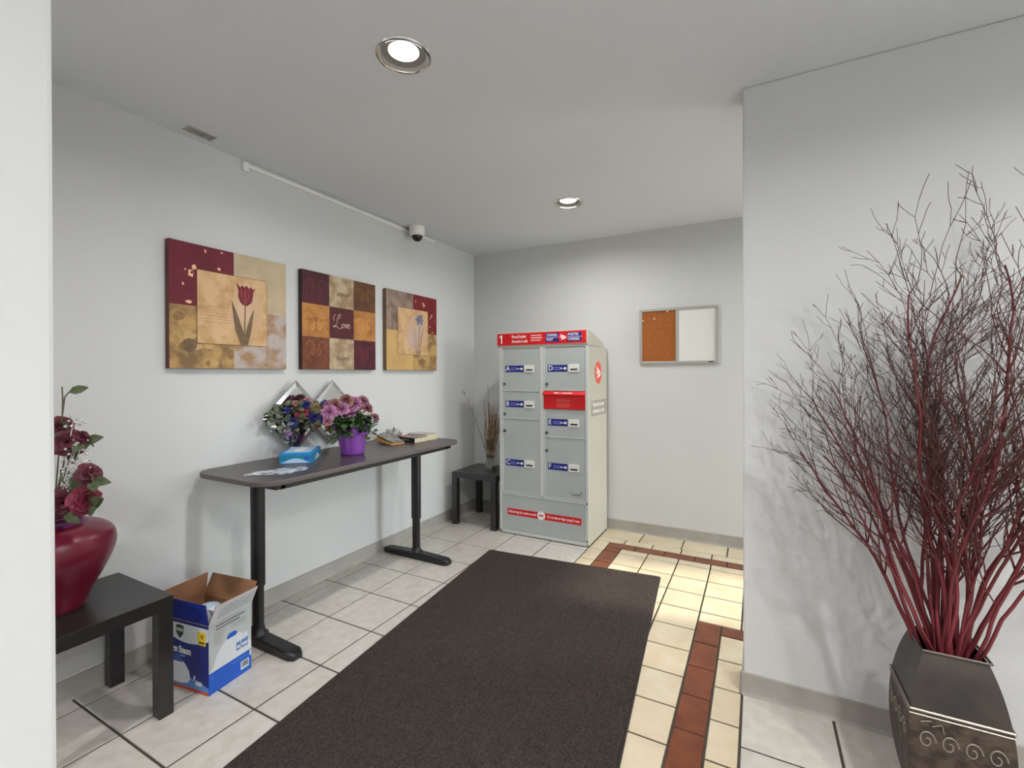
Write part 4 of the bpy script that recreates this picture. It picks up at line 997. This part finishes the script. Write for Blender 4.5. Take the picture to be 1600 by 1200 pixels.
# front (-y) face print
def fp(x0, x1, z0, z1, m, lv=0, name='print_field'): return MB().box(x0, x1, -0.0006 - lv * 0.0004, -lv * 0.0004, z0, z1).build(name, m, cb)
def fpp(pts, m, lv, name): return MB().prism(pts, -0.0006 - lv * 0.0004, -0.0002 - lv * 0.0004, 'y').build(name, m, cb)
fp(-CW, 0, 0.0, CH, M_cblue)
fp(-CW, 0, 0.0, 0.012, M_corange, 1, 'orange_strip')
fpp([(-CW, 0.0125), (-0.001, 0.0125), (-0.001, 0.03), (-0.06, 0.05), (-0.14, 0.055), (-CW, 0.04)], M_csky, 1, 'print_field')
arc = [(-CW + CW * k / 16, 0.192 + 0.042 * abs(2 * k / 16 - 1.15) ** 2 * 0.9) for k in range(17)]
fpp(arc + [(0, 0.268), (-CW, 0.268)], M_cwhite, 1, 'white_band')
fpp([(-0.165, 0.262), (-0.142, 0.258), (-0.145, 0.225), (-0.165, 0.204), (-0.185, 0.225), (-0.188, 0.258)], M_cgreen, 2, 'shield_logo')
text('VICKS', 0.017, (-0.165, -0.0017, 0.240), ROT_FRONT, M_ink, cb, align='CENTER', width=0.036, bold=0.0004)
fp(-0.060, -0.016, 0.198, 0.252, M_cyel, 2, 'yellow_tag')
fpp([(-0.046, 0.238), (-0.036, 0.244), (-0.026, 0.238), (-0.030, 0.224), (-0.042, 0.224)], mat('ochre print', (150, 130, 40), 0.5), 3, 'tag_mark'); fp(-0.054, -0.022, 0.204, 0.213, mat('dark tag print', (90, 84, 40), 0.5), 3, 'tag_line')
text('Warm Steam', 0.040, (-0.255, -0.0012, 0.158), ROT_FRONT, M_ink, cb, width=0.155, bold=0.0012)
fp(-0.19, -0.135, 0.132, 0.139, mat('pale blue line', (130, 150, 214), 0.5), 1, 'print_line')
# humidifier picture on the front
fpp([(-0.245, 0.028), (-0.222, 0.022), (-0.155, 0.022), (-0.118, 0.030), (-0.105, 0.048), (-0.112, 0.078), (-0.135, 0.105), (-0.16, 0.118), (-0.215, 0.118), (-0.24, 0.10), (-0.258, 0.06)], M_cwhite, 2, 'humidifier_picture')
fpp([(-0.222, 0.108), (-0.152, 0.108), (-0.155, 0.128), (-0.17, 0.142), (-0.205, 0.142), (-0.22, 0.128)], mat('translucent blue print', (48, 84, 170), 0.45), 3, 'humidifier_picture')
fp(-0.075, -0.04, 0.030, 0.046, M_cwhite, 2, 'print_block'); fp(-0.085, -0.078, 0.05, 0.066, M_cwhite, 2, 'print_block')
# right (+x) face print
def rp(y0, y1, z0, z1, m, lv=0, name='print_field'): return MB().box(lv * 0.0004, 0.0006 + lv * 0.0004, y0, y1, z0, z1).build(name, m, cb)
def rpp(pts, m, lv, name): return MB().prism(pts, 0.0002 + lv * 0.0004, 0.0006 + lv * 0.0004, 'x').build(name, m, cb)
rp(0, CDp, 0, 0.088, M_cmid); rp(0, CDp, 0.088, CH, M_csilver)
rpp([(0.0, 0.088), (CDp, 0.088), (CDp, 0.12), (0.14, 0.19), (0.075, 0.19), (0.035, 0.15), (0.015, 0.10)], M_cwhite, 1, 'humidifier_picture')
rpp([(0.078, 0.186), (0.12, 0.186), (0.128, 0.196), (0.115, 0.207), (0.09, 0.207), (0.08, 0.198)], M_cmid, 2, 'humidifier_picture')
for k, (a, b) in enumerate(((0.03, 0.165), (0.03, 0.14))): rp(a, b, 0.262 - 0.013 * k, 0.268 - 0.013 * k, M_ctxt, 1, 'print_line')
for k in range(7): rp(0.02, 0.075 - 0.004 * k, 0.238 - 0.008 * k, 0.241 - 0.008 * k, mat('light grey text', (150, 152, 152), 0.6), 1, 'print_line')
for k in range(3): rp(0.10, 0.165, 0.241 - 0.008 * k, 0.244 - 0.008 * k, MATS['light grey text'], 1, 'print_line')
for (a, b, c, d) in ((0.122, 0.142, 0.115, 0.15), (0.146, 0.178, 0.115, 0.15)):
    rp(a, b, c, d, mat('blue picture', (96, 128, 190), 0.5), 2, 'picture_block'); rp(a + 0.004, b - 0.004, c + 0.008, c + 0.020, M_cwhite, 3, 'picture_block')
for (a, b) in ((0.132, 0.165), (0.165, 0.165)): rpp([(a + 0.012 * math.cos(2 * PI * k / 16), b + 0.012 * math.sin(2 * PI * k / 16)) for k in range(16)], M_cwhite, 3, 'picture_block')
rp(0.143, 0.183, 0.02, 0.055, M_cwhite, 1, 'barcode_field')
bc = MB(); y_ = 0.147
while y_ < 0.178:
    w_ = random.choice((0.0008, 0.0014, 0.002)); bc.box(0.0010, 0.0013, y_, y_ + w_, 0.028, 0.052); y_ += w_ + random.choice((0.001, 0.0016))
bc.build('barcode', M_ink_dark, cb)
rp(0.186, 0.194, 0.06, 0.085, M_cwhite, 1, 'print_block'); rp(0.008, 0.02, 0.062, 0.066, M_csky, 1, 'print_line'); rp(0.10, 0.175, 0.070, 0.073, M_csky, 1, 'print_line')
# flaps: hinge line, outward lean
def flap(name, a, b, out, ln, lean, mi, mo, taper=0.0):
    a, b, out = Vector(a), Vector(b), Vector(out).normalized()
    u = (b - a); dr = Vector((0, 0, 1)) * math.cos(lean) + out * math.sin(lean); nr = dr.cross(u).normalized()
    if nr.dot(out) < 0: nr = -nr
    q = [a, b, b + dr * ln - u * taper, a + dr * ln + u * taper]
    vs = [p - nr * 0.0015 for p in q] + [p + nr * 0.0015 for p in q]
    mb = MB(); mb.cur = 0; mb.add(vs[:4], [(0, 1, 2, 3)]); mb.cur = 1; mb.add(vs[4:], [(0, 1, 2, 3)]); mb.cur = 0
    mb.add(vs, [(0, 1, 5, 4), (1, 2, 6, 5), (2, 3, 7, 6), (3, 0, 4, 7)])
    me = mb.build(name, [mi, mo], cb); return q, nr
zt = CH + 0.0005
flap('flap', (-CW + 0.005, 0, zt), (-CW + 0.005, CDp, zt), (-1, 0, 0), 0.105, -0.15, M_kraft, M_cmid)
flap('flap', (-CW, CDp - 0.003, zt), (0, CDp - 0.003, zt), (0, 1, 0), 0.095, 0.42, M_kraft, M_csilver, 0.02)
q, nr = flap('flap', (-0.002, 0, zt), (-0.002, CDp, zt), (1, 0, 0), 0.098, 0.45, M_kraft, M_cwhite, 0.0)
fl_ = MB()
for k in range(13):
    y_ = 0.03 + k * 0.0125
    dr = (q[3] - q[0]).normalized(); 
    p0 = Vector((q[0].x, y_, q[0].z)) + dr * 0.02 + nr * 0.0019; p1 = p0 + dr * random.uniform(0.045, 0.062)
    u = Vector((0, 1, 0)); fl_.add([p0, p0 + u * 0.003, p1 + u * 0.003 + u * 0.006, p1 + u * 0.006], [(0, 1, 2, 3)])
fl_.build('flap_print', M_ctxt, cb)
flap('flap', (-CW, 0.004, zt), (-0.002, 0.004, zt), (0, -1, 0), 0.068, -0.35, M_kraft, M_cblue, 0.17)
# humidifier in the carton
hm = thing('steam_humidifier', 'pale blue and white humidifier sitting inside the open carton', 'humidifier', (0, 0, 0))
hc = Vector((-1.948, 1.064, 0)) + Matrix.Rotation(ca, 3, 'Z') @ Vector((-0.135, 0.10, 0.006))
hm.location = hc
M_hum = mat('pale blue plastic', (176, 196, 220), 0.3)
MB().lathe(rsm([(0.07, 0.0), (0.085, 0.02), (0.09, 0.12), (0.086, 0.2), (0.072, 0.25), (0.045, 0.285), (0.018, 0.298), (0.0, 0.30)], 4), 40).build('tank', M_hum, hm, smooth='all')
MB().lathe([(0.087, 0.19), (0.0895, 0.192), (0.0895, 0.2), (0.086, 0.203)], 40).build('seam_ring', M_cwhite, hm, smooth=True)
MB().box(0.02, 0.07, -0.02, 0.012, 0.255, 0.292).build('steam_outlet', M_cwhite, hm, bevel=0.004)

# ------------------------------------------------------------------ glass vase with dried stems in the corner
gx, gy, gz = -2.075, 3.505, 0.4525
M_vglass = clear_mat('vase glass', (214, 216, 210), 0.25)
gv = thing('glass_vase', 'slim clear glass vase on the corner side table', 'vase', (gx, gy, gz))
sq = lambda s_, z, tw: [(s_ * math.cos(PI / 4 + k * PI / 2 + tw), s_ * math.sin(PI / 4 + k * PI / 2 + tw), z) for k in range(4)]
vs = []; lv_ = [(0.05, 0.0, 0), (0.052, 0.03, 0), (0.043, 0.08, 0.1), (0.040, 0.14, 0.3), (0.05, 0.22, 0.5), (0.062, 0.27, 0.6)]
for s_, z, tw in lv_: vs += sq(s_, z, tw)
fs = [(4 * k + i, 4 * k + (i + 1) % 4, 4 * k + 4 + (i + 1) % 4, 4 * k + 4 + i) for k in range(5) for i in range(4)]
MB().add(vs, fs).build('glass_wall', M_vglass, gv, smooth=50)
MB().prism(sq(0.049, 0, 0)[0:4] and [(p[0], p[1]) for p in sq(0.048, 0, 0)], 0.001, 0.022).build('glass_base', mat('thick glass base', (150, 150, 140), 0.1, coat=0.5), gv, bevel=0.003)
M_straw = mat('dried straw stems', (150, 122, 88), 0.8, var=(30, 0.3, 0.7), c2=(110, 84, 58))
db = MB()
for k in range(70):
    a = random.uniform(0, 2 * PI); r0 = random.uniform(0, 0.022); L = random.uniform(0.42, 0.62)
    top = Vector((0.05 + random.gauss(0, 0.05), random.gauss(-0.01, 0.05), L)); top.x = min(max(top.x, -0.12), 0.135)
    b0 = Vector((r0 * math.cos(a), r0 * math.sin(a), 0.03)); mid = b0 * 0.5 + top * 0.5 + Vector((random.uniform(-0.02, 0.01), random.uniform(-0.015, 0.015), -0.02)); mid.x -= 0.012
    db.tube([b0, b0 * 0.75 + mid * 0.25, mid, top * 0.75 + mid * 0.25 + rv(0.006), top], [0.0022, 0.002, 0.0018, 0.0013, 0.0008], 4)
o_ = stuff(db.build('dried_stems', M_straw, None)); o_.location = (gx, gy, gz); tag(o_, 'dense bundle of dried straw brown stems in the glass vase', 'dried stems')
for lab, tp, side in (('long dried stalk leaning far left out of the glass vase', (-0.235, -0.05, 0.66), 1), ('thin upright dried stalk in the glass vase, left of the dense bundle', (-0.09, 0.02, 0.62), 0), ('tallest thin dried stalk in the glass vase', (-0.03, 0.0, 0.76), 0)):
    mb = MB(); tp = Vector(tp); b0 = Vector((-0.01, -0.01 + 0.008 * side, 0.03))
    pts = [b0 + (tp - b0) * (i / 8) + Vector((0.02 * math.sin(PI * i / 8) * (1 if tp.x < -0.2 else 0.4), 0, 0)) + (rv(0.003) if 0 < i < 8 else Vector()) for i in range(9)]
    mb.tube(pts, [0.003 - 0.0002 * i for i in range(9)], 5)
    for i in (3, 5, 6, 7):
        mb.tube([pts[i], pts[i] + Vector((random.uniform(-0.03, 0.02), random.uniform(-0.02, 0.02), 0.07))], [0.0014, 0.0006], 4)
    if tp.x < -0.2: mb.tube([pts[-1], pts[-1] + Vector((-0.012, 0, 0.02)), pts[-1] + Vector((-0.018, 0, 0.035))], [0.003, 0.006, 0.002], 6)
    o_ = mb.build('dried_stalk', mat('grey brown stalk', (112, 98, 82), 0.8), None); o_.location = (gx, gy, gz); tag(o_, lab, 'dried stem', 'tall dried stalks')

# ------------------------------------------------------------------ bronze pot with red branches
px_, py_ = 0.487, 1.783
M_bronze = mat('aged dark bronze', (60, 57, 56), 0.42, 0.5, var=(7, 0.35, 0.7), c2=(86, 76, 68), bump=(20, 0.15, 0.004))
M_emb = mat('embossed bronze', (64, 54, 50), 0.5, 0.5, var=(30, 0.4, 0.6), c2=(92, 78, 68), bump=(70, 0.8, 0.006))
M_rod = mat('worn pewter edging', (150, 142, 130), 0.4, 0.6)
pt = thing('metal_planter', 'square bulging dark bronze planter on the floor by the right wall', 'planter', (px_, py_, 0))
PR = [(0.075, 0.0), (0.078, 0.01), (0.095, 0.08), (0.107, 0.16), (0.111, 0.23), (0.110, 0.29), (0.105, 0.345), (0.096, 0.40), (0.084, 0.452), (0.069, 0.499)]
def ringq(hw, z): return [(-hw, -hw, z), (hw, -hw, z), (hw, hw, z), (-hw, hw, z)]
def shell(pr, m, name, parent=pt, smooth=False):
    vs = [p for hw, z in pr for p in ringq(hw, z)]
    return MB().add(vs, [(4 * k + i, 4 * k + (i + 1) % 4, 4 * k + 4 + (i + 1) % 4, 4 * k + 4 + i) for k in range(len(pr) - 1) for i in range(4)]).build(name, m, parent, smooth=smooth)
PS = rsm(PR, 4)
shell([p for p in PS if p[1] >= 0.345 - 1e-6], M_bronze, 'upper_shell', smooth=50)
shell([p for p in PS if p[1] <= 0.345 + 1e-6], M_emb, 'lower_shell', smooth=50)
shell([(0.066, 0.499), (0.080, 0.44), (0.09, 0.40), (0.09, 0.39)], M_dark, 'liner')
MB().add(ringq(0.0895, 0.392), [(0, 1, 2, 3)]).build('soil', MATS['potting soil'], pt)
MB().add(ringq(0.075, 0.001), [(3, 2, 1, 0)]).build('base_plate', M_bronze, pt)
for hw, z, r in ((0.0735, 0.501, 0.0035), (0.1075, 0.347, 0.0035), (0.1085, 0.335, 0.0022)):
    c = ringq(hw, z)
    for i in range(4): MB().tube([c[i], c[(i + 1) % 4]], r, 6).build('edging_rod', M_rod if z < 0.5 else M_bronze, pt, smooth=True)
for s_, ax in ((-1, 'x'), (-1, 'y'), (1, 'x')):
    for k in range(4):       # embossed scrolls below the rod
        mb = MB(); c0 = -0.072 + k * 0.048; pts = []
        for i in range(20):
            a = i * 0.42; r = 0.020 * (1 - i / 24); zz = 0.27 + r * math.sin(a) * 1.4; u = c0 + r * math.cos(a)
            hw = 0.1105 + 0.0006
            pts.append((s_ * hw, u, zz) if ax == 'x' else (u, s_ * hw, zz))
        mb.tube(pts, 0.0022, 5).build('embossed_scroll', M_rod, pt, smooth=True)
mb = MB().tube([(-0.085, -0.1105, 0.318), (-0.062, -0.111, 0.326), (-0.06, -0.111, 0.312), (-0.04, -0.111, 0.322), (-0.035, -0.111, 0.30)], 0.002, 5).build('ribbon_scroll', M_rod, pt, smooth=True)

M_br = bpy.data.materials.new('red twig bark'); M_br.use_nodes = True
_N = M_br.node_tree.nodes; _L = M_br.node_tree.links; _b = _N['Principled BSDF']; _b.inputs['Roughness'].default_value = 0.6
_at = _N.new('ShaderNodeAttribute'); _at.attribute_name = 'thick'
_r = _N.new('ShaderNodeValToRGB'); _e = _r.color_ramp.elements
_e[0].position = 0.0; _e[0].color = rgb((62, 48, 40)); _e[1].position = 0.95; _e[1].color = rgb((114, 34, 43))
_k = _e.new(0.2); _k.color = rgb((80, 46, 40)); _k = _e.new(0.36); _k.color = rgb((98, 36, 40))
_L.new(_at.outputs['Fac'], _r.inputs[0]); _L.new(_r.outputs[0], _b.inputs['Base Color'])
RND = random.Random(21)
class Br(MB):
    def __init__(s): super().__init__(); s.th = []
    def tw(s, pts, rad, n):
        a = len(s.v); s.tube(pts, rad, n)
        for i in range(len(s.v) - a): s.th.append(min(1.0, rad[min(i // n, len(rad) - 1)] / 0.0065))
YMAX = YR - py_ - 0.02
def grow(br, p, d, L, r, depth, bend):
    n = max(4, int(L / 0.045)); pts = [p.copy()]; rad = [r]
    d = d.normalized(); side = []
    for i in range(n):
        j = 0.075 if depth == 0 else 0.15
        d = (d + Vector((RND.gauss(0, j), RND.gauss(0, j), RND.gauss(0, j * 0.7))) + bend * (L / n) + Vector((0, 0, 0.05 if depth else 0.02))).normalized()
        p = p + d * (L / n)
        if p.y > YMAX - 0.004: p.y = YMAX - 0.004 - RND.uniform(0, 0.01); d.y = -abs(d.y) * 0.3
        pts.append(p.copy()); rad.append(max(0.0008, r * (1 - (0.70 if depth == 0 else 0.7) * (i + 1) / n)))
        side.append((p.copy(), d.copy(), rad[-1], (i + 1) / n))
    br.tw(pts, rad, 6 if depth == 0 else 4)
    if depth >= 3: return
    for (q, dd, rr, u) in side:
        if depth == 0 and q.z < 0.62 + RND.uniform(0, 0.18): continue
        for _ in range((2 if RND.random() < 0.35 else 1) if RND.random() < (0.72, 0.56, 0.26)[depth] else 0):
            ax = dd.cross(Vector((RND.gauss(0, 1), RND.gauss(0, 1), RND.gauss(0, 1)))).normalized()
            nd = (dd + ax * RND.uniform(0.35, 0.85)).normalized()
            ln = L * (0.56, 0.48, 0.5)[depth] * RND.uniform(0.45, 1.0) * (1.15 - 0.55 * u)
            if ln < 0.02: continue
            grow(br, q, nd, ln, max(0.0009, rr * 0.6), depth + 1, dd * 0.6)
STEMS = []; STEM_OBJ = []
for k in range(30):
    a = 2 * PI * k / 30 * 7 + RND.uniform(-0.2, 0.2)
    e_ = RND.uniform(0.2, 1.0)
    STEMS.append((a, e_))
for k, (a, e_) in enumerate(STEMS):
    br = Br()
    b0 = Vector((0.045 * math.cos(a) * e_, 0.045 * math.sin(a) * e_, 0.396))
    sp_ = 0.27 * e_
    d0 = Vector((math.cos(a) * sp_ * 1.0, math.sin(a) * sp_ * 0.55, 1.0))
    L = RND.uniform(0.80, 1.04) * (1.0 if math.cos(a) > -0.2 else 0.86)
    if math.cos(a) > 0.1: L *= 1.18
    # keep the stem inside the square mouth
    grow(br, b0, d0, L, RND.uniform(0.0048, 0.0078), 0, Vector((math.cos(a) * (0.62 if math.cos(a) > 0 else 0.48) * e_, math.sin(a) * 0.25 * e_, 0.25)))
    o_ = br.build('red_branch', M_br, None, smooth='all')
    at = o_.data.attributes.new('thick', 'FLOAT', 'POINT'); at.data.foreach_set('value', br.th)
    o_.location = (px_, py_, 0)
    tag(o_, 'bare dark red twiggy branch standing in the bronze planter', 'branch', 'red branches in the bronze planter')
    STEM_OBJ.append((o_, min(v[0] for v in br.v), max(v[2] for v in br.v)))

STEM_OBJ.sort(key=lambda q: q[1]); STEM_OBJ[0][0]['label'] = 'red branch in the bronze planter whose twigs reach farthest left'
_tall = max(STEM_OBJ[1:], key=lambda q: q[2]); _tall[0]['label'] = 'tallest red branch in the bronze planter'
for q in STEM_OBJ[1:]:
    if q is not _tall: q[0]['label'] = 'bare dark red twiggy branch within the crowded bunch in the bronze planter'

# ------------------------------------------------------------------ security camera, conduit, vent
dc = thing('dome_camera', 'white dome security camera with black lens bubble under the ceiling', 'security camera', (-2.335, 2.835, HC))
MB().lathe([(0.0, 0.0), (0.058, 0.0), (0.060, -0.006), (0.060, -0.05), (0.056, -0.064), (0.046, -0.072), (0.0, -0.072)], 40).build('housing', M_white, dc, smooth=40)
MB().lathe([(0.042, -0.0715)] + [(0.042 * math.cos(k * PI / 16), -0.0715 - 0.044 * math.sin(k * PI / 16)) for k in range(1, 8)] + [(0.0, -0.1155)], 32).build('lens_bubble', mat('smoked dome', (16, 15, 15), 0.12), dc, smooth='all')
cn = thing('cable_conduit', 'slim white cable conduit running along the top of the left wall', 'conduit', (XL, 1.52, 2.42))
def cbx(y0, y1, z0, z1, d=0.014): return MB().box(0.0005, d, y0 - 1.52, y1 - 1.52, z0 - 2.42, z1 - 2.42)
cbx(1.535, 1.985, 2.405, 2.424).build('conduit_run', M_white, cn, bevel=0.002)
cbx(2.005, 2.66, 2.405, 2.424).build('conduit_run', M_white, cn, bevel=0.002)
cbx(2.68, 3.16, 2.405, 2.424).build('conduit_run', M_white, cn, bevel=0.002)
cbx(1.505, 1.535, 2.380, 2.430, 0.018).build('end_elbow', M_white, cn, bevel=0.002)
for y in (1.995, 2.67): cbx(y - 0.012, y + 0.012, 2.403, 2.426, 0.016).build('coupling', M_white, cn, bevel=0.0015)
M_vent = mat('dusty grey grille', (176, 173, 166), 0.7)
vn = thing('ceiling_vent', 'small dusty rectangular vent in the ceiling near the left wall', 'vent', (-2.33, 1.248, HC))
fr_ = MB()
for (a, b, c, d) in ((-0.032, 0.032, -0.062, -0.055), (-0.032, 0.032, 0.055, 0.062), (-0.032, -0.026, -0.055, 0.055), (0.026, 0.032, -0.055, 0.055)): fr_.box(a, b, c, d, -0.006, -0.0005)
fr_.build('vent_frame', M_vent, vn, bevel=0.001)
MB().box(-0.026, 0.026, -0.055, 0.055, -0.002, -0.0005).build('vent_back', mat('dark vent back', (140, 137, 131), 0.9), vn)
for k in range(9): MB().box(-0.026, 0.026, -0.051 + k * 0.0122, -0.046 + k * 0.0122, -0.005, -0.002).build('slat', M_vent, vn)
